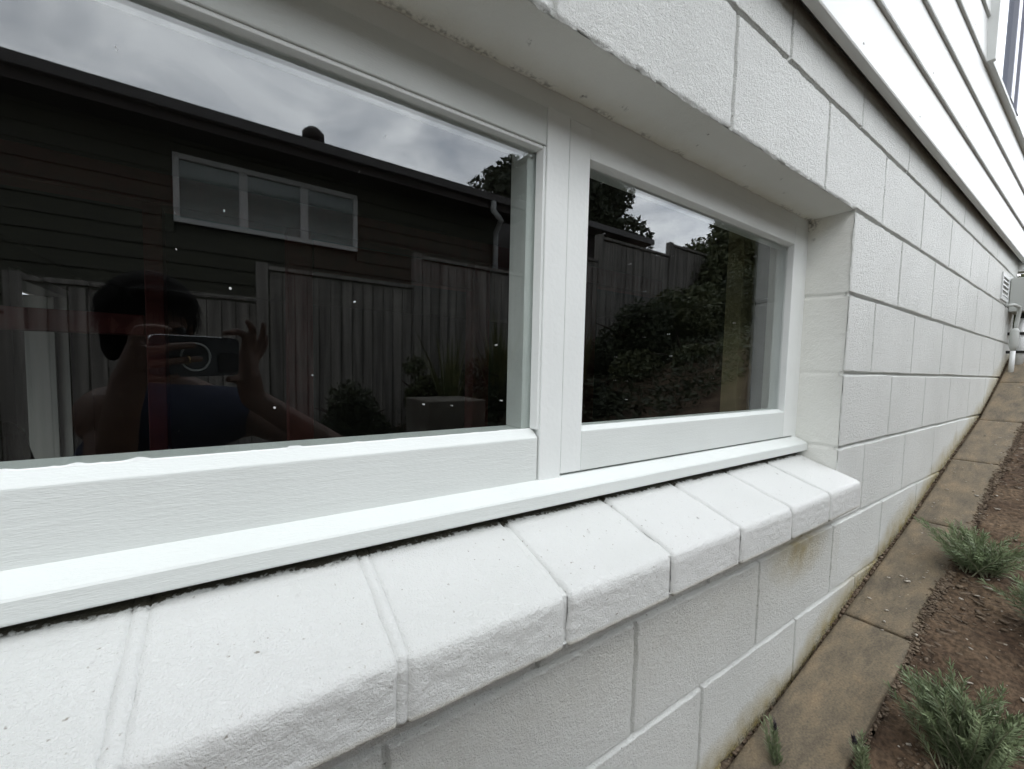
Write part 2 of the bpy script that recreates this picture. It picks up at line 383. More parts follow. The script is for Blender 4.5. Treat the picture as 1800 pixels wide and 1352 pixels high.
d1 = np.sqrt(((VX+0.20)/0.20)**2+((VZ+0.82)/0.10)**2)
st = np.maximum(st, 0.95*np.clip(1-d1, 0, 1))
st = np.maximum(st, 0.10*np.clip(1-np.abs(VZ+0.86)/0.12, 0, 1)*(VX < 0.05))
ml = np.clip(1-hgt/0.02, 0, 1)*0.8
a = me.attributes.new('stain', 'FLOAT', 'POINT'); a.data.foreach_set('value', st.astype(np.float32))
a = me.attributes.new('mould_and_shade', 'FLOAT', 'POINT'); a.data.foreach_set('value', ml.astype(np.float32))
ow = link('block_wall', me, M['block'], house, True)
tag(ow, 'white painted concrete block wall with mortar joints')
# backing of the wall, block reveal and lintel soffit
b = MB()
b.box(-3.0, -2.6, 0.018, 0.2, -2.3, 0.25); b.box(0.014, 2.74, 0.018, 0.2, -2.3, 0.25); b.box(-2.6, 0.014, 0.018, 0.2, -2.3, -0.75); b.box(-2.6, 0.014, 0.018, 0.2, 0.0165, 0.25)
b.box(-3.02, -3.0, 0.0, 0.3, -2.3, 0.44); b.box(2.74, 2.755, 0.016, 8, -2.3, 0.44)
b.build('wall_core', M['plaster'], house)
def sheet(name, P, attrs, mt, parent, smooth=True, flip=False):
    n, m_ = P.shape[:2]; Fq = grid_faces(n, m_)
    if flip: Fq = Fq[:, ::-1]
    me = fast_mesh(name, P.reshape(-1, 3), Fq)
    for k, v in attrs.items():
        a = me.attributes.new(k, 'FLOAT', 'POINT'); a.data.foreach_set('value', np.ascontiguousarray(v, dtype=np.float32).ravel())
    return link(name, me, mt, parent, smooth)
# soffit z ~ 0.007, y 0.004..0.2
sx = np.concatenate([np.arange(-2.6, -1.6, 0.02), np.arange(-1.6, 0.011, 0.005)]); sy = np.arange(0.0035, 0.1301, 0.0045)
SX, SY = np.meshgrid(sx, sy, indexing='ij')
SZ = 0.0078+0.0009*fbm(SX*12, SY*30, 0, 41, 3)+0.0005*vnoise(SX*80, SY*80, 0, 42)
SZ += 0.0025*np.clip(1-(0.102-SY)/0.010, 0, 1)*fbm(SX*40, SY*0, 0, 43, 3)
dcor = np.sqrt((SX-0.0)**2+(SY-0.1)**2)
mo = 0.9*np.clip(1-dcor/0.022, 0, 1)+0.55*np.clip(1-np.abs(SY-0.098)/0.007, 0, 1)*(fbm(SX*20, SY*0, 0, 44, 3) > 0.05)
for (qx, qy, qr) in ((-0.868, 0.085, 0.006), (-0.80, 0.07, 0.004), (-0.79, 0.068, 0.004), (-0.45, 0.05, 0.004), (-0.6, 0.062, 0.003), (-0.62, 0.03, 0.003), (-1.0, 0.05, 0.004), (-0.25, 0.06, 0.003), (-0.33, 0.036, 0.003)):
    mo = np.maximum(mo, 1.6*np.clip(1-np.sqrt((SX-qx)**2+(SY-qy)**2)/qr, 0, 1))
stn = 0.28*np.clip(1-np.abs(SY-0.1)/0.05, 0, 1)
sheet('lintel_soffit', np.stack([SX, SY, SZ], -1), {'stain': stn, 'mould_and_shade': mo}, M['plaster'], house)
ry = np.arange(0.0035, 0.1301, 0.004); rz = np.arange(-0.70, 0.012, 0.004)
RY, RZ = np.meshgrid(ry, rz, indexing='ij')
RX = 0.0006*fbm(RY*30, RZ*30, 0, 51, 3)+0.0004*vnoise(RY*120, RZ*120, 0, 52)
for zc_ in (-0.2014, -0.4054, -0.602): RX += groove(RZ-zc_+0.0015*fbm(RY*60, RZ*60, 0, 53, 2)-0.02*(RY-0.0)*(zc_ > -0.3), 0.0055, 0.0035)*(0.6 if zc_ < -0.5 else (0.35 if zc_ < -0.3 else 1))
RX = RX+0.002
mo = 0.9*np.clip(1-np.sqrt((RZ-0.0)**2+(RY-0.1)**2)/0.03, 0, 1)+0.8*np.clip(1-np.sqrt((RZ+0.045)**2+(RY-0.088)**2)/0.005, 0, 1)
stn = 0.35*np.clip(1-np.sqrt(((RZ-0.0)/0.8)**2+(RY-0.09)**2)/0.07, 0, 1)
sheet('side_reveal', np.stack([RX, RY, RZ], -1), {'stain': stn, 'mould_and_shade': mo}, M['plaster'], house, flip=True)

# ------------------------------------------------------------ sloping sill of painted bricks
sill = link('brick_sill', bpy.data.meshes.new('brick_sill_root'), None, house) if False else None
joints = [0.0, -0.197, -0.39, -0.59, -0.79, -0.997, -1.2, -1.4, -1.6, -1.8, -2.0, -2.2, -2.4, -2.6]
prof = [(0.2, -0.640), (0.11, -0.6265), (0.098, -0.6255)]
A, B = np.array([0.104, -0.6285]), np.array([-0.040, -0.6752])
path = [np.array([0.20, -0.75]), np.array([0.172, -0.66]), np.array([0.17, -0.634]), np.array([0.13, -0.631])]
for k in np.linspace(0, 1, 34): path.append(A*(1-k)+B*k)
for k in np.linspace(0.15, 1, 6): th = k*math.pi/2; path.append(np.array([-0.040-0.010*math.sin(th)-0.0, -0.6752-0.0035*k-0.009*(1-math.cos(th))]))
for k in np.linspace(0.04, 1, 16): path.append(np.array([-0.0505, -0.6877-(0.745-0.6877-0.003)*k]))
for k in (0.5, 1): path.append(np.array([-0.0505+0.003*k, -0.742-0.003*k]))
for yy in (-0.03, -0.01, 0.012): path.append(np.array([yy, -0.7455]))
path = np.array(path)
dpt = np.gradient(path, axis=0); nrm = np.stack([dpt[:, 1], -dpt[:, 0]], -1); nrm /= np.linalg.norm(nrm, axis=1)[:, None]+1e-9
nrm = -nrm
c_ = path.mean(0)
if ((path-c_)*nrm).sum() < 0: nrm = -nrm
sl = None
mb = MB(); mb.prism([(0.19, -0.66), (0.09, -0.642), (-0.036, -0.684), (-0.042, -0.690), (-0.042, -0.7405), (0.19, -0.7405)], -2.6, -0.003)
sl = mb.build('brick_sill', M['mortar'], house, 0.0)
tag(sl, 'sloping window sill of white painted bricks')
for k in range(len(joints)-1):
    x1, x0 = joints[k], joints[k+1]
    gap = 0.0030 if k < 5 else 0.0042
    x1 -= (0.0 if k == 0 else gap); x0 += gap
    ns = 44 if k > 3 and k < 8 else 26
    tt = np.concatenate([[0, 0.006, 0.02, 0.04], np.linspace(0.07, 0.93, ns), [0.96, 0.98, 0.994, 1.0]])
    xx = x0+(x1-x0)*tt
    PX, PI = np.meshgrid(xx, np.arange(len(path)), indexing='ij')
    PY = path[PI.astype(int), 0]; PZ = path[PI.astype(int), 1]
    NY = nrm[PI.astype(int), 0]; NZ = nrm[PI.astype(int), 1]
    ed = np.minimum(PX-x0, x1-PX)
    wob = 0.0022*fbm(PY*40, PZ*40, k*3.1, 61, 4)
    r_ = np.clip(1-(ed)/(0.006), 0, 1)
    off = -0.005*r_**2.2+0.0011*vnoise(PX*6, PY*18+PZ*18, k*2.7, 62)+0.0005*fbm(PX*30, PY*30, PZ*30, 63, 3)+(0.00015+0.0008*(PY < -0.035))*vnoise(PX*170, PY*170, PZ*170, 64)
    PX2 = PX+wob*np.sign(tt-0.5)[:, None]*(r_ > 0)
    tilt = (rng.random()-0.5)*0.0022
    P = np.stack([PX2, PY+NY*off, PZ+NZ*off+tilt], -1)
    st = 0.28*np.clip(1-np.abs(PZ+0.741)/0.006, 0, 1)*(PY < 0)
    mo = np.where(PZ > -0.66, np.clip((PY-0.0825-0.004*fbm(PX*30, PY*0, 0, 66, 3))/0.006, 0, 1)*2.0, 0)  # solid dark strip paints the shade of the gap under the timber sill
    for q in range(3):
        qx, qy = x0+rng.random()*(x1-x0), rng.random()*0.12-0.03
        mo = np.maximum(mo, 1.5*np.clip(1-np.sqrt((PX-qx)**2+(PY-qy)**2)/(0.0015+0.0015*rng.random()), 0, 1)*(PZ > -0.68))
    sheet('sill_brick', P, {'stain': st, 'mould_and_shade': mo}, M['sillbrick'], sl, flip=True)
    if k > 0:
        xj = joints[k]; uu = np.linspace(-1, 1, 9); JX, JI = np.meshgrid(xj+uu*(gap+0.003), np.arange(3, len(path)), indexing='ij'); JI = JI.astype(int)
        jy, jz, jny, jnz = path[JI, 0], path[JI, 1], nrm[JI, 0], nrm[JI, 1]; front = (jy < -0.048)
        jo = (-0.0046-0.0016*front-0.0010*(uu**2)[:, None] if k < 6 else 0.0024*np.clip(1-1.5*(uu**2)[:, None], -1, 1)-0.0012-0.0022*front)+(0.0016 if k < 6 else 0.0020)*fbm(jy*45+k, jz*45, JX*30, 67, 4)
        sheet('mortar_joint', np.stack([JX, jy+jny*jo, jz+jnz*jo], -1), {'stain': jo*0, 'mould_and_shade': np.where(jz > -0.66, np.clip((jy-0.080)/0.006, 0, 1)*2.0, 0)}, M['sillbrick'], sl, flip=True)  # same painted gap shade carried across the joint
    if k == 0:      # end cap of the last brick
        mb = MB(); pts = [(float(P[-1, i, 1]), float(P[-1, i, 2])) for i in range(0, len(path))]
        mb.prism(pts, float(x1)-0.003, float(x1)+0.0005); mb.build('sill_end', M['sillbrick'], sl)

# ------------------------------------------------------------ the timber window
YG = 0.115
win = MB()
win.box(-2.6, 0.006, 0.103, 0.165, -0.0205, 0.03)      # head
win.box(-0.0215, 0.006, 0.1015, 0.165, -0.60, -0.0205)  # right stile
win.box(-2.6, -2.55, 0.1015, 0.165, -0.60, -0.0205)
wf = win.build('timber_window', M['timber_plain'], house, 0.0012)
tag(wf, 'white painted timber window with fixed pane and side sash')
mb = MB(); mb.box(-0.926, -0.8817, 0.0985, 0.165, -0.6, -0.0203); mb.build('mullion', M['timber_plain'], wf, 0.0015)
mb = MB(); mb.box(-2.55, -0.9265, 0.100, 0.113, -0.0763, -0.0218); mb.build('head_rail', M['timber'], wf, 0.0012)
mb = MB(); mb.box(-2.55, -0.9312, 0.103, 0.145, -0.0818, -0.0766); mb.build('glazing_bead', M['timber_plain'], wf, 0.0008)
mb = MB(); mb.prismz([(-0.9307, 0.1012), (-0.9345, 0.1145), (-0.9262, 0.1145), (-0.9262, 0.1012)], -0.505, -0.0778); mb.build('glazing_bead', M['timber_plain'], wf, 0.0006)
mb = MB(); mb.box(-0.9458, -0.9270, 0.121, 0.164, -0.5050, -0.0500); mb.build('inner_jamb', M['timber_plain'], wf, 0.001)
mb = MB(); mb.prism([(0.1005, -0.588), (0.1005, -0.5178), (0.114, -0.5052), (0.165, -0.5052), (0.165, -0.588)], -2.55, -0.9285)
mb.build('bottom_rail', M['timber'], wf, 0.0016)
# ragged paint line where the rail meets the glass
px = np.arange(-1.62, -0.93, 0.0035); fr = MB()
for i in range(len(px)-1):
    h0 = 0.0006+0.0016*max(0, float(fbm(px[i]*55, 0, 0, 71, 3))*2.0)*(1.6 if px[i] < -1.25 else 0.5)
    h1 = 0.0006+0.0016*max(0, float(fbm(px[i+1]*55, 0, 0, 71, 3))*2.0)*(1.6 if px[i+1] < -1.25 else 0.5)
    fr.add([(px[i], 0.1134, -0.5058), (px[i+1], 0.1134, -0.5058), (px[i+1], 0.1146, -0.5050+h1), (px[i], 0.1146, -0.5050+h0)], [(0, 1, 2, 3)])
fr.build('paint_edge', M['timber_plain'], wf)
def pane(name, x0, x1, z0, z1, y, mt, par, th=0.004):
    mb = MB(); mb.box(x0, x1, y, y+th, z0, z1); return mb.build(name, mt, par)
pane('glass_pane', -2.56, -0.93, -0.513, -0.076, YG, M['glass'], wf)
# side sash
SXL, SXR, SZB, SZT = -0.8800, -0.0235, -0.5815, -0.0220
IXL, IXR, IZB, IZT = -0.8345, -0.0800, -0.5135, -0.0695
for a0, a1 in ((SXL, IXL), (IXR, SXR)):
    mb = MB(); mb.box(a0, a1, 0.100, 0.142, SZB, SZT); mb.build('sash_stile', M['timber_plain'], wf, 0.0016)
mb = MB(); mb.prism([(0.1003, SZT), (0.1003, IZT), (0.115, -0.0735), (0.142, -0.0735), (0.142, SZT)], IXL, IXR); mb.build('sash_top_rail', M['timber_plain'], wf, 0.001)
mb = MB(); mb.prism([(0.1003, SZB), (0.1003, IZB), (0.114, -0.5070), (0.142, -0.5070), (0.142, SZB)], IXL, IXR); mb.build('sash_bottom_rail', M['timber'], wf, 0.0014)
pane('sash_glass', IXL-0.004, IXR+0.004, -0.51, -0.070, YG, M['glass'], wf)
# inner lining and timber sill
mb = MB(); mb.box(-2.6, 0.0, 0.165, 0.21, -0.0203, 0.03); mb.box(-2.6, 0.0, 0.165, 0.23, -0.64, -0.535); mb.build('inner_lining', M['timber_plain'], wf, 0.001)
mb = MB(); mb.prism([(0.0725, -0.6205), (0.0700, -0.6185), (0.0700, -0.6000), (0.0715, -0.5978), (0.1000, -0.5852), (0.165, -0.583), (0.165, -0.6205)], -2.6, 0.0005)
mb.build('timber_sill', M['timber'], wf, 0.0018)
# a raw pine stud just inside the sash
mb = MB(); mb.box(-0.032, 0.052, 0.252, 0.30, -1.9, 0.22); mb.build('pine_stud', M['pine'], house, 0.001)

# ------------------------------------------------------------ room seen through the glass
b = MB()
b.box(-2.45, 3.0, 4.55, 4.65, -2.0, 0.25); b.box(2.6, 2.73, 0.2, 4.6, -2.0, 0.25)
b.box(-2.45, -2.33, 0.2, 0.6, -2.0, 0.25); b.box(-2.45, -2.33, 1.6, 3.0, -2.0, 0.25); b.box(-2.45, -2.33, 0.6, 1.6, 0.02, 0.25); b.box(-2.45, -2.33, 3.88, 4.55, -2.0, 0.25); b.box(-2.45, -2.33, 3.0, 3.88, 0.09, 0.25)  # unseen opening nearer the window added so daylight reaches the red studs
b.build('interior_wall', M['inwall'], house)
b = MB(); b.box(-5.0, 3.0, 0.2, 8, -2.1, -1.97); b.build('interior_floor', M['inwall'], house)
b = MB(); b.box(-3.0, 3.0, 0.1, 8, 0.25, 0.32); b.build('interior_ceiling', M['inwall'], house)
# red framing (posts, plate, nogging) 1.9 m behind the camera plane
def RX_(rx, D): return CAM.x+rx*D
def RZ_(rz, D): return CAM.z+rz*D
D = 1.9; yy = CAM.y+D
for (a0, a1) in ((-0.128, -0.100), (0.108, 0.158), (0.570, 0.622), (1.0, 1.05)):
    mb = MB(); mb.box(RX_(a0, D), RX_(a1, D), yy, yy+0.09, -1.97, 0.42 if False else 0.249); mb.build('stud', M['red_stud'], house, 0.003)
mb = MB(); mb.box(RX_(-0.6, D), RX_(1.4, D), yy-0.006, yy+0.096, 0.14, 0.248); mb.build('top_plate', M['red_stud'], house, 0.003)
mb = MB(); mb.box(RX_(-0.52, D), RX_(-0.131, D), yy+0.002, yy+0.088, RZ_(0.048, D), RZ_(0.085, D)); mb.build('nogging', M['red_stud'], house, 0.003)
mb = MB(); mb.box(RX_(0.161, D), RX_(0.567, D), yy+0.002, yy+0.088, RZ_(0.215, D), RZ_(0.275, D)); mb.build('nogging', M['red_stud'], house, 0.003)
# white door in the side wall; roofless porch behind it added for daylight
b = MB(); b.box(-4.6, -4.5, 2.6, 5.2, -2.0, 0.5); b.box(-4.5, -3.0, 5.1, 5.2, -2.0, 0.5)
b.build('added_porch_wall', M['door'], house)
dr = MB(); dr.box(-3.02, -2.36, 3.79, 3.825, -1.96, 0.03); door = dr.build('door', M['door'], house, 0.003)
mb = MB(); mb.box(-2.46, -2.30, 3.0, 3.05, -1.96, 0.09); mb.box(-2.46, -2.30, 3.83, 3.88, -1.96, 0.09); mb.box(-2.46, -2.30, 3.05, 3.83, 0.035, 0.09); mb.build('door_frame', M['door'], door, 0.003)
mb = MB(); mb.tube([(-2.85, 3.79, -0.95), (-2.85, 3.74, -0.95), (-2.75, 3.74, -0.95)], 0.01, 8); mb.build('door_handle', M['alu'], door)

# ------------------------------------------------------------ weatherboards above the block wall
LZ = [0.2975, 0.4560, 0.6293, 0.8004]
while LZ[-1] < 2.9: LZ.append(LZ[-1]+0.169)
cl = MB()
WX0, WX1, WZ0, WZ1 = 1.122, 2.70, 0.8025, 2.05
for i in range(len(LZ)-1):
    z0, z1 = LZ[i], LZ[i+1]+0.018
    segs = [(-3.02, 2.85)] if i < 3 or z0 > WZ1 else [(-3.02, WX0), (WX1+0.05, 2.85)]
    for a0, a1 in segs:
        cl.prism([(-0.0485, z0-0.0), (-0.0500, z0+0.004), (-0.0400, z1), (-0.0310, z1), (-0.0310, z0-0.0)], a0, a1)
for i in range(6):
    for q in range(12): 
        xq = -2.9+q*0.46+0.1*(i % 2)
        if i < 3 or xq < WX0-0.1: zq = LZ[i]+0.028; cl.tube([(xq, -0.0490, zq), (xq, -0.0500, zq)], 0.003, 8)
clad = cl.build('weatherboards', M['board'], house, 0.0012); clad.location.y += 0.015
tag(clad, 'glossy white horizontal weatherboards above the block wall')
mb = MB(); mb.box(-3.02, 2.85, -0.0158, -0.0100, 0.303, 2.9); mb.box(-3.02, 2.85, -0.0098, 0.1, 0.335, 2.9); mb.build('wall_framing', M['dark'], house)
mb = MB(); mb.box(2.755, 2.85, -0.05, 8, 0.25, 2.9); mb.box(-3.05, -3.021, -0.05, 8, 0.25, 2.9); mb.box(-3.0, 2.755, 7.9, 8, -2.3, 2.9); mb.build('corner_board', M['board'], house)
mb = MB(); mb.box(-3.4, 3.2, -0.42, 8.4, 2.86, 2.90); mb.build('eave_soffit', M['inwall'], house)
mb = MB(); mb.prism([(-0.46, 2.90), (-0.46, 3.02), (4, 4.2), (8.5, 3.02), (8.5, 2.90)], -3.5, 3.3); mb.build('roof', M['roof'], house)
# upper window
mb = MB(); mb.box(WX0, WX0+0.024, -0.070, -0.02, WZ0, WZ1); mb.box(WX0, WX1+0.04, -0.070, -0.02, WZ1, WZ1+0.06); mb.box(WX1, WX1+0.024, -0.070, -0.02, WZ0, WZ1)
mb.box(WX0+0.024, WX1, -0.062, -0.02, WZ0+0.001, WZ0+0.018)
uw = mb.build('upper_window', M['timber_plain'], house, 0.0015); uw.location.y += 0.015; uw['shift'] = 1; tag(uw, 'grey framed window in the white weatherboards')
mb = MB()
for a0, a1 in ((1.56, 1.63), (1.73, 1.79)): mb.box(a0, a1, -0.066, -0.03, WZ0+0.018, WZ1)
mb.box(1.63, 1.73, -0.052, -0.03, WZ0+0.018, WZ1); mb.build('window_frame', M['alu'], uw, 0.002)
pane('glass_pane', WX0+0.024, 1.56, WZ0+0.018, WZ1, -0.050, M['glass_up'], uw)
pane('glass_pane', 1.79, WX1, WZ0+0.018, WZ1, -0.050, M['glass_up'], uw)
mb = MB(); mb.box(WX0+0.024, WX1, -0.040, -0.036, WZ0+0.018, WZ1); mb.build('blind', M['blind'], uw)

# ------------------------------------------------------------ services on the far end of the wall
mb = MB(); mb.box(2.22, 2.42, -0.006, 0.012, 0.035, 0.165)
vent = empty('wall_vent', (2.32, 0, 0.04)); tag(vent, 'small white louvred vent in the far end of the block wall', 'vent')
mb = MB(); mb.box(2.20, 2.44, -0.006, 0.004, 0.025, 0.045); mb.box(2.20, 2.44, -0.006, 0.004, 0.150, 0.170); mb.box(2.20, 2.22, -0.006, 0.004, 0.045, 0.150); mb.box(2.42, 2.44, -0.006, 0.004, 0.045, 0.150); mb.build('vent_frame', M['white_pvc'], vent, 0.001)
mb = MB()
for k in range(4): mb.prism([(-0.006, 0.050+k*0.026), (-0.004, 0.050+k*0.026), (0.003, 0.066+k*0.026), (0.001, 0.066+k*0.026)], 2.22, 2.42)
mb.build('louvre', M['white_pvc'], vent)
mb = MB(); mb.box(2.22, 2.42, 0.0035, 0.0055, 0.045, 0.15); mb.build('vent_opening', M['dark'], vent)
mbx = empty('meter_box', (2.62, -0.06, 0.0)); tag(mbx, 'grey electrical box fixed to the far end of the wall', 'electrical box')
mb = MB(); mb.box(2.50, 2.70, -0.085, -0.002, -0.02, 0.175); mb.build('box_body', M['grey_plastic'], mbx, 0.004)
mb = MB(); mb.box(2.494, 2.706, -0.097, -0.0855, -0.026, 0.181); mb.build('box_lid', M['grey_plastic'], mbx, 0.004)
mb = MB(); mb.tube([(2.60, -0.05, -0.02), (2.60, -0.05, -0.06)], 0.014, 10); mb.build('cable_gland', M['dark'], mbx)
cdt = empty('conduit', (2.5, -0.03, -0.3)); tag(cdt, 'white bent conduit pipe running down the wall beside the grey box', 'pipe')
mb = MB(); pts = [(2.40, 0.0, 0.005), (2.42, -0.03, 0.010), (2.46, -0.045, 0.0), (2.48, -0.045, -0.03), (2.48, -0.040, -0.10), (2.48, -0.040, -0.15)]
mb.tube(pts, 0.009, 10); mb.build('pipe_bend', M['grey_plastic'], cdt)
mb = MB(); mb.tube([(2.48, -0.036, -0.12), (2.48, -0.036, -0.135), (2.48, -0.036, -0.22), (2.48, -0.036, -0.25)], [0.012, 0.018, 0.018, 0.010], 12); mb.build('coupling', M['grey_plastic'], cdt)
mb = MB(); mb.tube([(2.48, -0.036, -0.25), (2.48, -0.036, gf(2.48)-0.02)], 0.011, 10); mb.build('lower_pipe', M['white_pvc'], cdt)
dp = empty('downpipe', (2.62, -0.05, gf(2.62))); tag(dp, 'white pipe rising from the ground to the grey box', 'pipe')
mb = MB(); mb.tube([(2.60, -0.05, gf(2.6)-0.03), (2.60, -0.05, -0.055)], 0.02, 12); mb.build('pipe', M['white_pvc'], dp)
for z in (-0.15, -0.26):
    mb = MB(); mb.box(2.575, 2.625, -0.072, 0.0, z, z+0.015); mb.build('bracket', M['dark'], dp)

# ------------------------------------------------------------ ground
def soil_mat():
    Mt = bpy.data.materials.new('garden_soil'); Mt.use_nodes = True; t = Mt.node_tree; b = t.nodes['Principled BSDF']
    g_ = t.nodes.new('ShaderNodeNewGeometry')
    def nz(s, d): 
        n = t.nodes.new('ShaderNodeTexNoise'); n.inputs['Scale'].default_value = s; n.inputs['Detail'].default_value = d; t.links.new(g_.outputs['Position'], n.inputs['Vector']); return n
    n = nz(7, 8); r = t.nodes.new('ShaderNodeValToRGB'); r.color_ramp.elements[0].position = 0.35; r.color_ramp.elements[1].position = 0.68
    r.color_ramp.elements[0].color = (0.070, 0.047, 0.032, 1); r.color_ramp.elements[1].color = (0.155, 0.112, 0.075, 1)
    t.links.new(n.outputs['Fac'], r.inputs['Fac'])
    n2 = nz(90, 5); r2 = t.nodes.new('ShaderNodeValToRGB'); r2.color_ramp.elements[0].color = (0.55, 0.55, 0.55, 1); r2.color_ramp.elements[1].color = (1.25, 1.2, 1.15, 1)
    r2.color_ramp.elements[0].position = 0.35; r2.color_ramp.elements[1].position = 0.65
    t.links.new(n2.outputs['Fac'], r2.inputs['Fac'])
    m_ = t.nodes.new('ShaderNodeMix'); m_.data_type = 'RGBA'; m_.blend_type = 'MULTIPLY'; m_.inputs['Factor'].default_value = 1
    t.links.new(r.outputs[0], m_.inputs[6]); t.links.new(r2.outputs[0], m_.inputs[7]); t.links.new(m_.outputs[2], b.inputs['Base Color'])
    b.inputs['Roughness'].default_value = 0.95; b.inputs['Specular IOR Level'].default_value = 0.2
    bp = t.nodes.new('ShaderNodeBump'); bp.inputs['Distance'].default_value = 0.01; t.links.new(n2.outputs['Fac'], bp.inputs['Height']); t.links.new(bp.outputs[0], b.inputs['Normal'])
    return Mt
M['soil'] = soil_mat()
gx = np.concatenate([np.linspace(-180, -9, 18), np.arange(-8, -1.2, 0.1), np.arange(-1.2, 1.4, 0.009), np.arange(1.4, 3.2, 0.02), np.arange(3.2, 8, 0.12), np.linspace(8.5, 180, 18)])
gy = np.concatenate([np.linspace(-180, -9, 16), np.arange(-8.5, -1.2, 0.12), np.arange(-1.2, -0.7, 0.03), np.arange(-0.7, -0.0005, 0.009), [0.013], np.linspace(0.2, 180, 24)])
GXX, GYY = np.meshgrid(gx, gy, indexing='ij')
GZZ = g(GXX)
near = np.clip(1-np.abs(GXX-0.6)/3.2, 0, 1)
bed = np.clip((-0.144-GYY+0.010*fbm(GXX*22, GYY*0, 0, 84, 3))/0.009, 0, 1)
GZZ = GZZ-0.055*np.clip(1-bed, 0, 1)*(GYY < 0.1)+bed*(0.012*fbm(GXX*7, GYY*7, 0, 81, 5)+0.007*fbm(GXX*45, GYY*45, 0, 82, 3)-0.001)
GZZ = np.where(GYY > -0.025, g(GXX)-0.030+0.012*fbm(GXX*30, GYY*60, 0, 83, 3), GZZ)
xc = (GXX[:-1, :-1]+GXX[1:, 1:])/2; yc = (GYY[:-1, :-1]+GYY[1:, 1:])/2
keep = ~((xc < 2.745) & (xc > -5.0) & (yc > 0.013) & (yc < 8))
Fg = grid_faces(len(gx), len(gy), keep)
Vg, Fg, _ = compact(np.stack([GXX, GYY, GZZ], -1).reshape(-1, 3), Fg)
link('ground', fast_mesh('ground', Vg, Fg), M['soil'], None, True); tag(bpy.data.objects['ground'], kind='structure')

# concrete edging pavers along the wall
def paver_mat():
    Mt = bpy.data.materials.new('stained_concrete_paver'); Mt.use_nodes = True; t = Mt.node_tree; b = t.nodes['Principled BSDF']
    g_ = t.nodes.new('ShaderNodeNewGeometry')
    def nz(s, d, st=(1, 1, 1)):
        mp = t.nodes.new('ShaderNodeMapping'); mp.inputs['Scale'].default_value = st; t.links.new(g_.outputs['Position'], mp.inputs[0])
        n = t.nodes.new('ShaderNodeTexNoise'); n.inputs['Scale'].default_value = s; n.inputs['Detail'].default_value = d; t.links.new(mp.outputs[0], n.inputs['Vector']); return n
    n = nz(15, 10, (0.6, 1.5, 1)); n.inputs['Roughness'].default_value = 0.68; r = t.nodes.new('ShaderNodeValToRGB'); r.color_ramp.elements[0].position = 0.36; r.color_ramp.elements[1].position = 0.66
    r.color_ramp.elements[0].color = (0.105, 0.086, 0.062, 1); r.color_ramp.elements[1].color = (0.22, 0.165, 0.105, 1)
    e_ = r.color_ramp.elements.new(0.5); e_.color = (0.155, 0.125, 0.085, 1)
    t.links.new(n.outputs['Fac'], r.inputs['Fac'])
    n2 = nz(260, 3); r2 = t.nodes.new('ShaderNodeValToRGB'); r2.color_ramp.elements[0].position = 0.3; r2.color_ramp.elements[1].position = 0.7
    r2.color_ramp.elements[0].color = (0.7, 0.7, 0.7, 1); r2.color_ramp.elements[1].color = (1.2, 1.2, 1.15, 1); t.links.new(n2.outputs['Fac'], r2.inputs['Fac'])
    m_ = t.nodes.new('ShaderNodeMix'); m_.data_type = 'RGBA'; m_.blend_type = 'MULTIPLY'; m_.inputs['Factor'].default_value = 1
    t.links.new(r.outputs[0], m_.inputs[6]); t.links.new(r2.outputs[0], m_.inputs[7]); t.links.new(m_.outputs[2], b.inputs['Base Color'])
    b.inputs['Roughness'].default_value = 0.85
    bp = t.nodes.new('ShaderNodeBump'); bp.inputs['Distance'].default_value = 0.0015; t.links.new(n2.outputs['Fac'], bp.inputs['Height'])
    bq = t.nodes.new('ShaderNodeBump'); bq.inputs['Distance'].default_value = 0.004; t.links.new(n.outputs['Fac'], bq.inputs['Height']); t.links.new(bp.outputs[0], bq.inputs['Normal'])
    t.links.new(bq.outputs[0], b.inputs['Normal']); return Mt
M['paver'] = paver_mat()
PJ = [-1.15, -0.53, 0.085, 0.722, 1.286, 1.832, 2.335, 2.72, 3.3]
plab = ['first visible concrete edging slab beside the near lavender sprigs', 'concrete edging slab beside the mid lavender bush', 'concrete edging slab just beyond the mid lavender bush',
        'worn concrete edging slab with pale streak along its middle', 'narrow looking concrete edging slab up the slope', 'farthest concrete edging slab below the conduit pipe']
pidx = 0
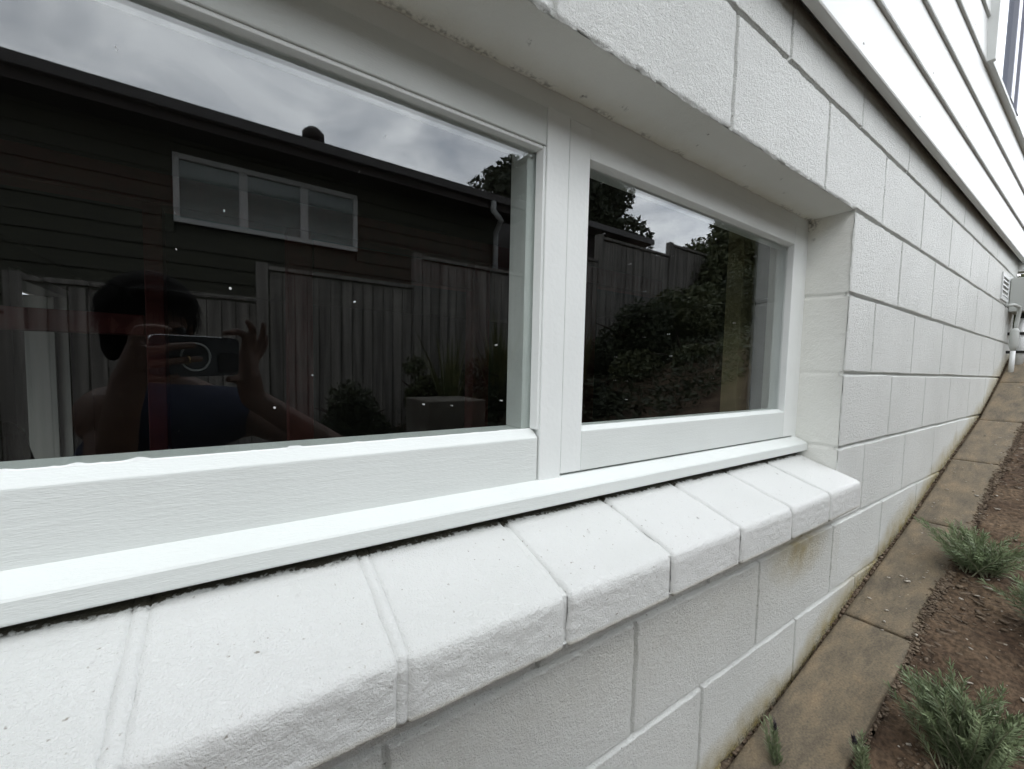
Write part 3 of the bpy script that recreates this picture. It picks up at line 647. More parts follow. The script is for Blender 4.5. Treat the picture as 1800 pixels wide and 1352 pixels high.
for k in range(len(PJ)-1):
    a0, a1 = PJ[k]+0.0045, PJ[k+1]-0.0045
    if k == 4-0 and False: pass
    nx = max(10, int((a1-a0)/0.012)); ny = 17
    u_ = np.concatenate([[0], np.linspace(0.003, 0.997, nx), [1]]); v_ = np.concatenate([[0], np.linspace(0.02, 0.98, ny), [1]])
    UU, VV = np.meshgrid(u_, v_, indexing='ij')
    x = a0+(a1-a0)*UU; y = -0.011-(0.150-0.011)*VV
    z = g(a0)+(g(a1)-g(a0))*UU+0.003+0.0012*fbm(x*20, y*20, 0, 91, 4)
    ed = np.minimum(np.minimum((UU)*(a1-a0), (1-UU)*(a1-a0)), np.minimum(VV*0.128, (1-VV)*0.128))
    z = z-0.004*np.clip(1-ed/0.004, 0, 1)**2
    y = y+0.002*fbm(x*14, y*0, 0, 92, 3)*(VV > 0.9)
    top = np.stack([x, y, z], -1); n_, m_ = x.shape
    # skirt
    V = top.reshape(-1, 3); F = list(map(tuple, grid_faces(n_, m_)))
    ring = [(i, 0) for i in range(n_)]+[(n_-1, j) for j in range(1, m_)]+[(i, m_-1) for i in range(n_-2, -1, -1)]+[(0, j) for j in range(m_-2, 0, -1)]
    base = len(V); low = [V[i*m_+j]+np.array([0, 0, -0.06]) for i, j in ring]; V = np.vstack([V, low]); L_ = len(ring)
    for q in range(L_):
        i0, i1 = ring[q][0]*m_+ring[q][1], ring[(q+1) % L_][0]*m_+ring[(q+1) % L_][1]
        F.append((i0, base+q, base+(q+1) % L_, i1))
    me = bpy.data.meshes.new('edging_paver'); me.from_pydata([tuple(map(float, v)) for v in V], [], [tuple(int(i) for i in f) for f in F]); me.update()
    bm = bmesh.new(); bm.from_mesh(me); bmesh.ops.recalc_face_normals(bm, faces=bm.faces); bm.to_mesh(me); bm.free()
    o = link('edging_paver', me, M['paver'], None)
    me.polygons.foreach_set('use_smooth', [True]*len(grid_faces(n_, m_))+[False]*L_)
    lab = (['concrete edging slab nearest the crouching person, below the first sprig']+plab+['topmost concrete edging slab beyond the pipes'])[k]
    tag(o, lab, 'paver', 'concrete edging slabs along the wall')

# ------------------------------------------------------------ litter: bark chips, pebbles, crumbs
def scatter(name, n, fn, mt, label, cat):
    V = []; F = []
    for i in range(n):
        c, size, flat, seed = fn(i)
        a = rng.normal(size=(8, 3))
        base = np.array([[sx, sy, sz] for sx in (-1, 1) for sy in (-1, 1) for sz in (-1, 1)], float)
        base *= np.array(size)*(0.75+0.5*rng.random((8, 1)))
        th = rng.random()*6.28; ca, sa = math.cos(th), math.sin(th); Rm = np.array([[ca, -sa, 0], [sa, ca, 0], [0, 0, 1]])
        tl = (rng.random()-0.5)*0.8; Rt = np.array([[1, 0, 0], [0, math.cos(tl), -math.sin(tl)], [0, math.sin(tl), math.cos(tl)]])
        b0 = len(V)*1; V += list(base @ Rt.T @ Rm.T+np.array(c)); b0 = len(V)-8
        for f in ((0, 1, 3, 2), (4, 6, 7, 5), (0, 4, 5, 1), (2, 3, 7, 6), (0, 2, 6, 4), (1, 5, 7, 3)): F.append([b0+q for q in f])
    o = link(name, fast_mesh(name, V, F), mt, None); tag(o, label, cat, kind='stuff'); return o
def bedpt(i):
    x = -0.9+rng.random()**1.1*3.4; y = -0.16-rng.random()*0.5
    s = 0.0008+0.0036*rng.random()**4.0
    return (x, y, gf(x)-0.006+rng.random()*0.006), (s*(1+2.5*rng.random()), s, s*0.5), 1, i
M['chip'] = mat('bark_mulch', (0.085, 0.058, 0.038), 0.9, (0.19, 0.145, 0.10), 60)
M['palechip'] = mat('pale_chip', (0.5, 0.45, 0.38), 0.8, (0.36, 0.33, 0.28), 80)
scatter('mulch', 16000, bedpt, M['chip'], 'brown bark mulch and soil crumbs in the garden bed', 'mulch')
def gappt(i):
    x = -0.9+rng.random()*3.6; y = -0.011+rng.random()*0.012; s = 0.0015+0.0035*rng.random()**2
    return (x, y, gf(x)-0.022+rng.random()*0.014), (s*1.8, s, s*0.6), 1, i
scatter('gap_litter', 3500, gappt, M['chip'], 'dark crumbs and leaf litter packed between wall and slabs', 'leaf litter')
def edgept(i):
    x = -0.9+rng.random()*3.4; y = -0.151+rng.normal()*0.006; s = 0.0007+0.0024*rng.random()**3
    return (x, y, gf(x)-0.003+rng.random()*0.006), (s*1.8, s, s*0.6), 1, i
scatter('edge_litter', 8000, edgept, M['chip'], 'soil crumbs spilling over the outer edge of the slabs', 'soil crumbs')
def palept(i):
    x = -0.9+rng.random()*3.2; y = -0.03-rng.random()**1.0*0.5; s = 0.0007+0.0024*rng.random()**4
    return (x, y, gf(x)+0.004), (s*(1+2*rng.random()), s, s*0.5), 1, i
scatter('pale_grit', 650, palept, M['palechip'], 'pale grit and wood chips strewn over slabs and soil', 'grit')
for i, (x, y, L__, th, lab) in enumerate(((0.40, -0.235, 0.022, 0.9, 'pale wood sliver on the soil below the mid lavender bush'), (0.24, -0.33, 0.018, 0.3, 'pale wood sliver at the right edge of the bed'))):
    mb = MB(); c, s = math.cos(th), math.sin(th); z = gf(x)+0.006
    mb.tube([(x-c*L__, y-s*L__, z), (x, y, z+0.002), (x+c*L__, y+s*L__, z)], [0.001, 0.003, 0.0012], 5)
    tag(mb.build('wood_sliver', M['palechip']), lab, 'wood chip')

# ------------------------------------------------------------ lavender
def lavender(loc, h, spread, ns, lean, label, dens=1.0, leafl=0.026, seedv=1, dead=False, stems=None):
    rg = np.random.default_rng(seedv); root = empty('lavender_bush', loc); tag(root, label, 'plant', 'lavender plants in the garden bed')
    st = MB(); LV = []; LF = []
    tips = []
    for i in range(ns):
        az = rg.random()*6.283; out = spread*(0.25+0.75*rg.random()) if ns > 3 else spread*rg.random()
        hh = h*(0.55+0.45*rg.random()) if ns > 3 else h*(1-0.12*i)
        b0 = Vector((loc[0]+0.02*rg.normal()*min(1, spread*10), loc[1]+0.02*rg.normal()*min(1, spread*10), loc[2]-0.005))
        tip = b0+Vector((math.cos(az)*out+lean[0]*hh, math.sin(az)*out+lean[1]*hh, hh))
        mid = b0*0.5+tip*0.5+Vector((-0.15*out*math.cos(az), -0.15*out*math.sin(az), 0.06*hh))+Vector(rg.normal(size=3))*0.06*hh
        P = [b0*(1-t)**2+mid*2*t*(1-t)+tip*t*t for t in np.linspace(0, 1, 9)]
        st.tube(P, [0.0017-0.0009*t for t in np.linspace(0, 1, 9)], 4, False); tips.append((P[-1], (P[-1]-P[-2]).normalized()))
        nl = int(38*dens*(hh/0.2)**0.5)
        for k in range(nl):
            t = 0.12+0.88*(k/nl); p = b0*(1-t)**2+mid*2*t*(1-t)+tip*t*t
            d = (mid-b0)*2*(1-t)+(tip-mid)*2*t; d.normalize()
            side = d.cross(Vector((0.3, 0.2, 1))).normalized(); up = side.cross(d)
            for sgn in (0, 1, 2):
                a = k*1.57+sgn*2.09+rg.random()*0.8
                q = side*math.cos(a)+up*math.sin(a); ll = leafl*(0.6+0.6*rg.random())*(1.0-0.35*t)
                dd = (d*(0.75+0.35*t)+q*0.8).normalized()
                wv = dd.cross(q).normalized()*(0.0009+0.0004*rg.random())
                bend = dd*ll+Vector((0, 0, -0.08*ll))
                i0 = len(LV); m1 = p+dd*ll*0.5+q*0.08*ll
                LV += [p-wv*0.5, p+wv*0.5, m1+wv, m1-wv, p+bend+wv*0.15, p+bend-wv*0.15]
                LF += [[i0, i0+1, i0+2, i0+3], [i0+3, i0+2, i0+4, i0+5]]
    st.build('stem', M['lav_stem'], root)
    link('foliage', fast_mesh('foliage', [tuple(v) for v in LV], LF), M['lav'], root)
    if dead:
        for p, d in tips[:1]:
            V = []; F = []
            for k in range(60):
                a = rg.random()*6.28; t = rg.random(); c = p+d*(t*0.014-0.004); q = Vector((math.cos(a), math.sin(a), 0.5*rg.normal())).normalized()
                w_ = q.cross(d).normalized()*0.0016; e_ = c+q*(0.005-0.002*t)+d*0.006*rg.random(); i0 = len(V)
                V += [c-w_, c+w_, e_+w_*0.6, e_-w_*0.6]; F.append([i0, i0+1, i0+2, i0+3])
            for k in range(4):
                a = rg.random()*6.28; q = Vector((math.cos(a), math.sin(a), 0))*0.004+d*0.016; w_ = d.cross(q).normalized()*0.001; c = p+d*0.008; i0 = len(V)
                V += [c-w_, c+w_, c+q+w_*0.3, c+q-w_*0.3]; F.append([i0, i0+1, i0+2, i0+3])
            link('dead_flower', fast_mesh('dead_flower', [tuple(v) for v in V], F), M['dead'], root)
    return root
lavender((0.49, -0.200, gf(0.49)), 0.12, 0.12, 60, (0.1, 0.15), 'feathery lavender bush growing over the edge of the middle slab', 1.0, 0.028, 3)
lavender((-0.19, -0.275, gf(-0.19)), 0.155, 0.085, 80, (0.15, 0.1), 'largest lavender bush filling the lower right of the bed', 1.3, 0.024, 4)
lavender((-0.44, -0.075, gf(-0.44)-0.005), 0.095, 0.014, 5, (0.1, 0.35), 'small lavender sprig with dead dark flower beside the wall foot', 1.1, 0.021, 5, True)
lavender((-0.34, -0.175, gf(-0.34)-0.005), 0.095, 0.012, 5, (0.1, 0.25), 'small lavender sprig with brown tip standing by slab edge', 1.2, 0.021, 6, True)
lavender((0.30, -0.36, gf(0.30)), 0.13, 0.10, 50, (-0.1, 0.2), 'lavender bush cut off by the right edge of the picture', 1.0, 0.026, 7)

# ------------------------------------------------------------ trees and shrubs
def leafmass(name, blobs, n, size, mt, parent, seedv, shell=0.35):
    rg = np.random.default_rng(seedv); V = []; wts = np.array([b[3]*b[4]*b[5] for b in blobs]); wts = wts/wts.sum()
    ch = rg.choice(len(blobs), n, p=wts); B = np.array(blobs)[ch]
    d = rg.normal(size=(n, 3)); d /= np.linalg.norm(d, axis=1)[:, None]; r = rg.random(n)**shell
    P = B[:, :3]+d*B[:, 3:6]*r[:, None]
    # clump: pull leaves towards random twigs
    tw = rg.choice(n, n//18); near = tw[rg.integers(0, len(tw), n)]
    a = rg.normal(size=(n, 3)); a /= np.linalg.norm(a, axis=1)[:, None]; b = np.cross(a, rg.normal(size=(n, 3))); b /= np.linalg.norm(b, axis=1)[:, None]
    s = size*(0.5+rg.random(n))[:, None]
    Vv = np.stack([P-a*s, P+b*s*0.45, P+a*s, P-b*s*0.45], 1).reshape(-1, 3); Ff = np.arange(4*n).reshape(-1, 4)
    return link(name, fast_mesh(name, Vv, Ff), mt, parent)
def blobs_for(c, r, n, seedv, sub=0.45):
    rg = np.random.default_rng(seedv); out = []
    for i in range(n):
        d = rg.normal(size=3); d /= np.linalg.norm(d); k = rg.random()**0.5*0.75
        q = np.array(c)+d*np.array(r)*k; s = sub*(0.5+0.8*rg.random())
        out.append([*q, r[0]*s, r[1]*s, r[2]*s])
    return out
def tree(name, label, c, r, base, n, size, mt, seedv, nb=26, sub=0.4, cat='tree'):
    root = empty(name, base); tag(root, label, cat)
    mb = MB(); b = Vector(base); top = Vector(c); rg = np.random.default_rng(seedv)
    mb.tube([b-Vector((0, 0, .1)), b.lerp(top, 0.5)+Vector((0.1, 0, 0)), top], [0.05*r[0]+0.03, 0.035*r[0]+0.02, 0.02], 8)
    for k in range(9):
        d = Vector(rg.normal(size=3)); d.z = abs(d.z)*0.7; d.normalize(); s = b.lerp(top, 0.45+0.5*rg.random()); e_ = s+Vector((d.x*r[0], d.y*r[1], d.z*r[2]))*0.8
        mb.tube([s, s.lerp(e_, 0.5)+Vector((0, 0, 0.05*r[2])), e_], [0.02*r[0]+0.01, 0.012*r[0]+0.006, 0.004], 5)
    mb.build('trunk', M['bark'], root)
    leafmass('crown', blobs_for(c, r, nb, seedv, sub), n, size, mt, root, seedv)
    return root
def RP(rx, rz, D): return (CAM.x+rx*D, 0.625-D, CAM.z+rz*D)      # a point at distance D from the camera plane on the garden side
c = RP(0.89, 0.44, 12); tree('garden_tree', 'dark bushy tree rising behind the neighbouring house roof', c, (4.7, 2.5, 2.7), (c[0], c[1], 1.0), 48000, 0.11, M['leaf_dark'], 11, 34, 0.36)
c = RP(2.0, 0.36, 4.2); tree('garden_tree', 'broad leafy tree beyond the end of the paling fence', c, (2.1, 0.9, 1.45), (c[0], c[1], gf(c[0])), 30000, 0.05, M['leaf_mid'], 12, 34, 0.36)
c = RP(1.55, 0.44, 5.6); tree('garden_tree', 'thin loose tree with twiggy top behind the last fence panel', c, (0.75, 0.7, 0.75), (c[0], c[1], 0.5), 3600, 0.05, M['leaf_mid'], 13, 12, 0.4)
def shrub(label, c, r, n, size, mt, seedv, nb=14):
    base = (c[0], c[1], gf(c[0])); return tree('shrub', label, c, r, base, n, size, mt, seedv, nb, 0.45, 'shrub')
c = RP(1.22, 0.13, 3.2); shrub('dark rounded hedge shrub in front of the tall fence panels', c, (0.62, 0.45, 0.60), 12000, 0.026, M['leaf_dark'], 21)
c = RP(1.58, 0.20, 3.3); shrub('dense shrub beside the rounded hedge under the leafy tree', c, (0.85, 0.5, 0.72), 15000, 0.028, M['leaf_mid'], 22)
c = RP(1.12, -0.13, 2.5); shrub('low reddish brown shrub in the bed below the hedge', c, (0.50, 0.3, 0.32), 10000, 0.022, M['leaf_dark'], 23)
c = RP(1.55, 0.02, 2.75); shrub('low spreading shrub on the slope below the dense shrub', c, (0.80, 0.4, 0.42), 15000, 0.022, M['leaf_mid'], 28)
c = RP(2.05, 0.22, 3.0); shrub('tall dense shrub at the far right end of the garden bank', c, (0.9, 0.5, 0.95), 16000, 0.028, M['leaf_dark'], 29)
c = RP(1.85, 0.02, 2.4); shrub('low dark shrub right of the spreading shrub on the slope', c, (0.5, 0.3, 0.35), 9000, 0.022, M['leaf_mid'], 30)
V = []; F = []
for i in range(26000):
    x = -1.5+rng.random()*9; y = -1.15-rng.random()*2.3; h = 0.03+0.13*rng.random()*(0.4+0.6*abs(float(math.sin(x*3.1)+math.cos(y*4.3+x)))/1.5)
    a = rng.normal(size=3); a /= np.linalg.norm(a); b_ = np.cross(a, rng.normal(size=3)); b_ /= np.linalg.norm(b_); s_ = 0.012+0.022*rng.random(); p = np.array([x, y, gf(x)+h*rng.random()])
    V += [p-a*s_, p+b_*s_*0.4, p+a*s_, p-b_*s_*0.4]; F.append([4*i, 4*i+1, 4*i+2, 4*i+3])
tag(link('ground_cover', fast_mesh('ground_cover', V, F), M['leaf_dark']), 'low leafy ground cover over the garden before the fence', 'ground cover', kind='stuff')
c = RP(0.24, -0.12, 3.6); shrub('low dark shrub at the foot of the middle fence panel', c, (0.42, 0.3, 0.38), 5000, 0.024, M['leaf_dark'], 24, 9)
c = RP(0.42, -0.07, 3.7); shrub('small leafy shrub between low shrub and spiky flax', c, (0.42, 0.3, 0.40), 4600, 0.024, M['leaf_mid'], 25, 9)
c = RP(0.75, -0.06, 3.5); shrub('wide low shrub below the spiky flax clumps', c, (0.8, 0.4, 0.50), 8000, 0.026, M['leaf_dark'], 26, 11)
shrub('green shrub at the top end of the wall beyond the pipes', (3.02, -0.02, 0.03), (0.24, 0.25, 0.28), 2600, 0.022, M['leaf_mid'], 27, 8)
def flax(label, loc, h, n, seedv):
    rg = np.random.default_rng(seedv); V = []; F = []
    for i in range(n):
        az = rg.random()*6.28; hh = h*(0.5+0.5*rg.random()); o_ = 0.5*hh*rg.random(); wv = Vector((-math.sin(az), math.cos(az), 0))*0.012
        b = Vector(loc)+Vector(rg.normal(size=3))*0.03; b.z = loc[2]; tp = b+Vector((math.cos(az)*o_, math.sin(az)*o_, hh)); mid = b.lerp(tp, 0.55)+Vector((0, 0, 0.1*hh)); i0 = len(V)
        V += [b-wv, b+wv, mid+wv, mid-wv, tp+wv*0.1, tp-wv*0.1]; F += [[i0, i0+1, i0+2, i0+3], [i0+3, i0+2, i0+4, i0+5]]
    tag(link('flax_clump', fast_mesh('flax_clump', [tuple(v) for v in V], F), M['leaf_flax']), label, 'plant')
c = RP(0.50, 0, 3.4); flax('spiky flax clump with pale blades before the fence', (c[0], c[1], gf(c[0])), 0.98, 46, 1)
c = RP(0.66, 0, 3.5); flax('yellowish spiky flax clump near the taller fence panel', (c[0], c[1], gf(c[0])), 1.02, 60, 2)
c = RP(0.98, 0, 3.2); flax('orange tinged flax clump left of the rounded hedge', (c[0], c[1], gf(c[0])), 0.80, 50, 3)
c = RP(0.49, -0.14, 2.9); mb = MB(); mb.box(c[0]-0.24, c[0]+0.24, c[1]-0.25, c[1]+0.2, gf(c[0])-0.1, c[2]+0.16)
tag(mb.build('garden_block', M['concrete'], None, 0.012), 'grey concrete block standing in the bed before the fence', 'block')

# ------------------------------------------------------------ paling fence, stepping up the slope
FD = 4.2; fy = 0.625-FD
fence = empty('paling_fence', (0, fy, -1.0)); tag(fence, 'grey weathered timber paling fence stepping up the slope', 'fence')
steps = [(-2.05, -1.33, -0.045), (-1.33, -0.66, -0.010), (-0.66, -0.29, 0.085), (-0.29, 0.060, 0.136), (0.060, 0.402, 0.204), (0.402, 0.745, 0.281), (0.745, 1.055, 0.372), (1.055, 1.445, 0.452), (1.445, 1.85, 0.497), (1.85, 2.3, 0.55)]
pal = MB(); cap = MB(); rail = MB()
for a0, a1, zt in steps:
    x0, x1, zt = RX_(a0, FD), RX_(a1, FD), RZ_(zt, FD); x = x0+0.06; mb = MB()
    while x < x1-0.02:
        wd = 0.098+0.006*rng.random(); yj = 0.012*rng.random(); zz = zt-0.045-0.012*rng.random()
        mb.box(x, min(x+wd-0.009, x1), fy-0.01+yj, fy+0.008+yj, gf(x)-0.05, zz); x += wd
    mb.build('paling_panel', M['paling'], fence)
    mb = MB(); mb.box(x0+0.05, x1, fy-0.03, fy+0.035, zt-0.035, zt); mb.build('cap_rail', M['paling'], fence, 0.003)
    mb = MB(); mb.box(x0-0.045, x0+0.045, fy-0.05, fy+0.038, gf(x0)-0.1, zt+0.02); mb.build('post', M['paling'], fence, 0.004)
# neighbour's house
HD = 5.4; hy = 0.625-HD
nh = empty('neighbour_house', (0, hy, -1.3)); tag(nh, 'dark olive weatherboard house with white window behind the fence', 'house')
hx0, hx1 = -12.0, RX_(0.64, HD); ez = RZ_(0.458, HD-0.42)
wx0, wx1, wz0, wz1 = RX_(-0.082, HD), RX_(0.253, HD), RZ_(0.263, HD), RZ_(0.389, HD)
mb = MB(); mb.box(hx0, hx1, hy-6, hy-0.02, -2.3, ez); mb.build('wall_core', M['olive'], nh)
mb = MB(); z = -1.8
while z < ez:
    z1 = min(z+0.15, ez+0.1)
    for a0, a1 in ([(hx0, hx1)] if (z1 < wz0 or z > wz1) else [(hx0, wx0), (wx1, hx1)]):
        mb.prism([(hy+0.020, z), (hy+0.004, z1+0.012), (hy-0.018, z1+0.012), (hy-0.018, z)], a0, a1)
    z += 0.15
mb.build('weatherboards', M['olive'], nh)
mb = MB(); mb.box(hx0, hx1+0.3, hy-0.01, hy+0.40, ez-0.03, ez-0.01); mb.build('eave_soffit', M['brown_trim'], nh)
mb = MB(); mb.box(hx0, hx1+0.3, hy+0.405, hy+0.43, ez-0.07, ez+0.10); mb.build('fascia', M['brown_trim'], nh)
mb = MB(); mb.prism([(hy+0.432, ez+0.02), (hy+0.50, ez+0.02), (hy+0.53, ez+0.10), (hy+0.52, ez+0.10), (hy+0.495, ez+0.03), (hy+0.432, ez+0.03)], hx0, hx1+0.32); mb.build('gutter', M['gutter'], nh)
mb = MB(); mb.prism([(hy+0.44, ez+0.101), (hy-3.2, ez+0.5), (hy-6.4, ez+0.10), (hy-6.4, ez)], hx0-0.3, hx1+0.35); mb.build('roof', M['roof'], nh)
mb = MB(); mb.tube([(RX_(0.172, HD), hy-0.35, ez+0.05), (RX_(0.172, HD), hy-0.35, ez+0.56)], 0.07, 12); mb.tube([(RX_(0.172, HD), hy-0.35, ez+0.52), (RX_(0.172, HD), hy-0.35, ez+0.60), (RX_(0.172, HD), hy-0.35, ez+0.66)], [0.13, 0.13, 0.07], 14); mb.build('roof_vent', M['brown_trim'], nh)
fm = 0.05
mb = MB(); mb.box(wx0, wx1, hy+0.0, hy+0.045, wz0, wz0+fm); mb.box(wx0, wx1, hy+0.0, hy+0.045, wz1-fm, wz1)
mb.box(wx0, wx0+fm, hy, hy+0.045, wz0+fm, wz1-fm); mb.box(wx1-fm, wx1, hy, hy+0.045, wz0+fm, wz1-fm)
nw = mb.build('window', M['trim_white'], nh)
pw = (wx1-wx0)/3
for k in (1, 2):
    mb = MB(); mb.box(wx0+pw*k-0.04, wx0+pw*k+0.04, hy, hy+0.042, wz0+fm, wz1-fm); mb.build('window_bar', M['trim_white'], nw)
mb = MB(); mb.box(wx0+fm, wx1-fm, hy-0.015, hy-0.005, wz0+fm, wz1-fm); mb.build('blind', mat('grey_roller_blind', (0.62, 0.64, 0.62), 0.7), nw)
pane('glass_pane', wx0+fm, wx1-fm, wz0+fm, wz1-fm, hy+0.012, glass_mat('neighbour_glass', 0.06, (0.85, 0.87, 0.86), False), nw)
mb = MB(); mb.tube([(RX_(0.625, HD-.45), hy+0.47, ez+0.02), (RX_(0.625, HD-.45), hy+0.47, ez-0.10), (hx1-0.16, hy+0.36, ez-0.16), (hx1-0.08, hy+0.10, ez-0.26), (hx1-0.06, hy+0.07, ez-0.34), (hx1-0.06, hy+0.07, ez-1.2)], 0.04, 10); mb.build('downpipe', M['white_pvc'], nh)
# low flat roofed shed behind the fence, right of the house
SD = 6.0; sy0 = 0.625-SD
sh = empty('garden_shed', (RX_(0.95, SD), sy0-1, 0)); tag(sh, 'dark flat roofed shed behind the fence beside the olive house', 'shed')
mb = MB(); mb.box(RX_(0.70, SD), RX_(1.20, SD), sy0-2.2, sy0, -0.8, RZ_(0.452, SD)); mb.build('shed_wall', M['brown_trim'], sh)
mb = MB(); mb.box(RX_(0.68, SD), RX_(1.28, SD), sy0-2.3, sy0+0.3, RZ_(0.452, SD)+0.002, RZ_(0.470, SD)); mb.build('shed_roof', M['gutter'], sh)

# ------------------------------------------------------------ the person taking the photograph
def PH(a, u, n): return CAM-RT*a+UP*u+FW*n         # phone frame: a along the phone, u up, n towards the glass
def rounded_slab(mb, a0, a1, u0, u1, n0, n1, r, k=6):
    pts = []
    for cx, cy, t0 in ((a1-r, u1-r, 0), (a0+r, u1-r, 90), (a0+r, u0+r, 180), (a1-r, u0+r, 270)):
        for q in range(k+1): th = R_(t0+90*q/k); pts.append((cx+r*math.cos(th), cy+r*math.sin(th)))
    n = len(pts); vs = [PH(a, u, n0) for a, u in pts]+[PH(a, u, n1) for a, u in pts]
    mb.add(vs, [tuple(range(n)), tuple(range(2*n-1, n-1, -1))]+[(i, i+n, (i+1) % n+n, (i+1) % n) for i in range(n)])
ph = empty('phone', CAM-FW*0.012); tag(ph, 'dark smartphone with pale ring on its back held in both hands', 'phone')
mb = MB(); rounded_slab(mb, -0.024, 0.137, -0.027, 0.051, -0.0062, -0.0045, 0.011); mb.build('phone_back', M['phone'], ph)
mb = MB(); rounded_slab(mb, -0.0243, 0.1373, -0.0273, 0.0513, -0.0128, -0.0063, 0.0112); mb.build('phone_edge', M['phone_metal'], ph, 0.001)
mb = MB(); rounded_slab(mb, -0.021, 0.020, -0.021, 0.020, -0.0044, -0.0028, 0.009); cm = mb.build('camera_module', M['phone_dark'], ph, 0.0005)
for (aa, uu) in ((0.0, 0.0), (0.011, 0.010), (0.011, -0.010)):
    mb = MB(); mb.tube([PH(aa, uu, -0.0029), PH(aa, uu, -0.0018)], 0.0062, 20); mb.build('camera_lens', M['phone_dark'], cm)
mb = MB(); pr = [(PH(0.062+0.0265*math.cos(R_(t)), 0.011+0.0265*math.sin(R_(t)), -0.0042)) for t in range(0, 361, 10)]; mb.tube(pr, 0.0022, 6, False); mb.build('ring_holder', M['phone_ring'], ph)

def capsule_mesh(segs, extra=()):
    """closed overlapping balls and tapered tubes -> one voxel-remeshed surface"""
    bm = bmesh.new()
    def ball(p, r, sc=(1, 1, 1), rot=None):
        Mx = Matrix.Translation(Vector(p))
        if rot is not None: Mx = Mx @ rot.to_4x4()
        Mx = Mx @ Matrix.Diagonal((r*sc[0], r*sc[1], r*sc[2], 1)); bmesh.ops.create_icosphere(bm, subdivisions=3 if r > 0.03 else 2, radius=1, matrix=Mx)
    for (p, q, r0, r1) in segs:
        p, q = Vector(p), Vector(q); d = q-p; ball(p, r0); ball(q, r1)
        if d.length < 1e-5: continue
        rot = d.to_track_quat('Z', 'Y').to_matrix().to_4x4()
        bmesh.ops.create_cone(bm, cap_ends=True, segments=16, radius1=r0, radius2=r1, depth=d.length, matrix=Matrix.Translation((p+q)/2) @ rot)
    for ex in extra: ball(*ex)
    me = bpy.data.meshes.new('tmp'); bm.to_mesh(me); bm.free(); return me
def remeshed(name, me, vox, mt, parent, smooth_it=6):
    o = bpy.data.objects.new('tmp', me); col.objects.link(o)
    r = o.modifiers.new('r', 'REMESH'); r.mode = 'VOXEL'; r.voxel_size = vox
    s = o.modifiers.new('s', 'SMOOTH'); s.iterations = smooth_it; s.factor = 0.5
    dg = bpy.context.evaluated_depsgraph_get(); dg.update(); m2 = bpy.data.meshes.new_from_object(o.evaluated_get(dg))
    m2.name = name; bpy.data.objects.remove(o); m2.materials.clear(); return link(name, m2, mt, parent, True)
bag = remeshed('black_bag', capsule_mesh([((-2.28, 2.6, -1.80), (-2.29, 2.6, -1.0), 0.17, 0.15), ((-2.29, 2.6, -1.0), (-2.27, 2.58, -0.80), 0.15, 0.09), ((-2.20, 2.62, -1.6), (-2.22, 2.6, -1.1), 0.14, 0.10)]), 0.012, M['phone_dark'], None)
tag(bag, 'black bulky bag inside the room beside the white door', 'bag')
gp = gf(-1.6)
person = empty('person', (-1.6, -0.85, gp)); tag(person, 'crouching person in navy shirt photographing the window with a phone', 'person')
HC = Vector((-1.490, -0.765, -0.315)); NB = Vector((-1.475, -0.80, -0.475))
SHL, SHR = Vector((-1.560, -0.690, -0.545)), Vector((-1.300, -0.845, -0.565))
ELL, ELR = Vector((-1.555, -0.52, -0.765)), Vector((-1.075, -0.565, -0.650))
WRL, WRR = PH(0.168, -0.085, -0.030), PH(-0.085, -0.085, -0.045)
PEL = Vector((-1.74, -1.05, -0.93)); CH = Vector((-1.50, -0.82, -0.62)); BE = Vector((-1.62, -0.93, -0.78))
HPL, HPR = PEL+Vector((-0.07, 0.06, 0)), PEL+Vector((0.08, -0.05, 0))
KNL, KNR = Vector((-1.52, -0.70, -1.02)), Vector((-1.28, -0.95, -1.02))
ANL, ANR = Vector((-1.70, -0.87, gf(-1.7)+0.07)), Vector((-1.48, -1.12, gf(-1.48)+0.07))
face = (CAM-HC).normalized(); fr_ = face.cross(Vector((0, 0, 1))).normalized(); fu = fr_.cross(face)
rotH = Matrix((fr_, face, fu)).transposed()
segs = [(NB, HC-fu*0.06-face*0.01, 0.055, 0.05), (SHL, ELL, 0.050, 0.040), (ELL, WRL, 0.039, 0.026), (SHR, ELR, 0.050, 0.040), (ELR, WRR, 0.039, 0.026),
        (NB, SHL, 0.05, 0.048), (NB, SHR, 0.05, 0.048), (SHL, SHR, 0.075, 0.075), (CH, BE, 0.115, 0.105), (BE, PEL, 0.105, 0.12), (SHL, CH, 0.07, 0.1), (SHR, CH, 0.07, 0.1),
        (HPL, KNL, 0.085, 0.058), (HPR, KNR, 0.085, 0.058), (KNL, ANL, 0.055, 0.037), (KNR, ANR, 0.055, 0.037),
        (ANL, ANL+Vector((0.13, 0.10, -0.035)), 0.038, 0.03), (ANR, ANR+Vector((0.13, 0.10, -0.035)), 0.038, 0.03)]
# left hand: palm at the far end of the phone, two fingers over its back
PL = PH(0.160, -0.030, -0.022)
segs += [(WRL, PL, 0.026, 0.026), (PL, PH(0.152, 0.030, -0.016), 0.024, 0.014), (PL, PH(0.150, 0.005, -0.012), 0.02, 0.013)]
def finger(a, b_, c, d, r=0.0085): return [(PH(*a), PH(*b_), r*1.12, r), (PH(*b_), PH(*c), r, r*0.93), (PH(*c), PH(*d), r*0.93, r*0.8)]
segs += finger((0.155, 0.034, -0.018), (0.150, 0.058, -0.010), (0.128, 0.062, -0.006), (0.106, 0.060, -0.006))
segs += finger((0.153, 0.020, -0.010), (0.140, 0.022, 0.006), (0.110, 0.030, 0.006), (0.072, 0.034, 0.005))
segs += finger((0.153, 0.002, -0.010), (0.138, -0.002, 0.006), (0.105, 0.004, 0.006), (0.060, 0.008, 0.005), 0.008)
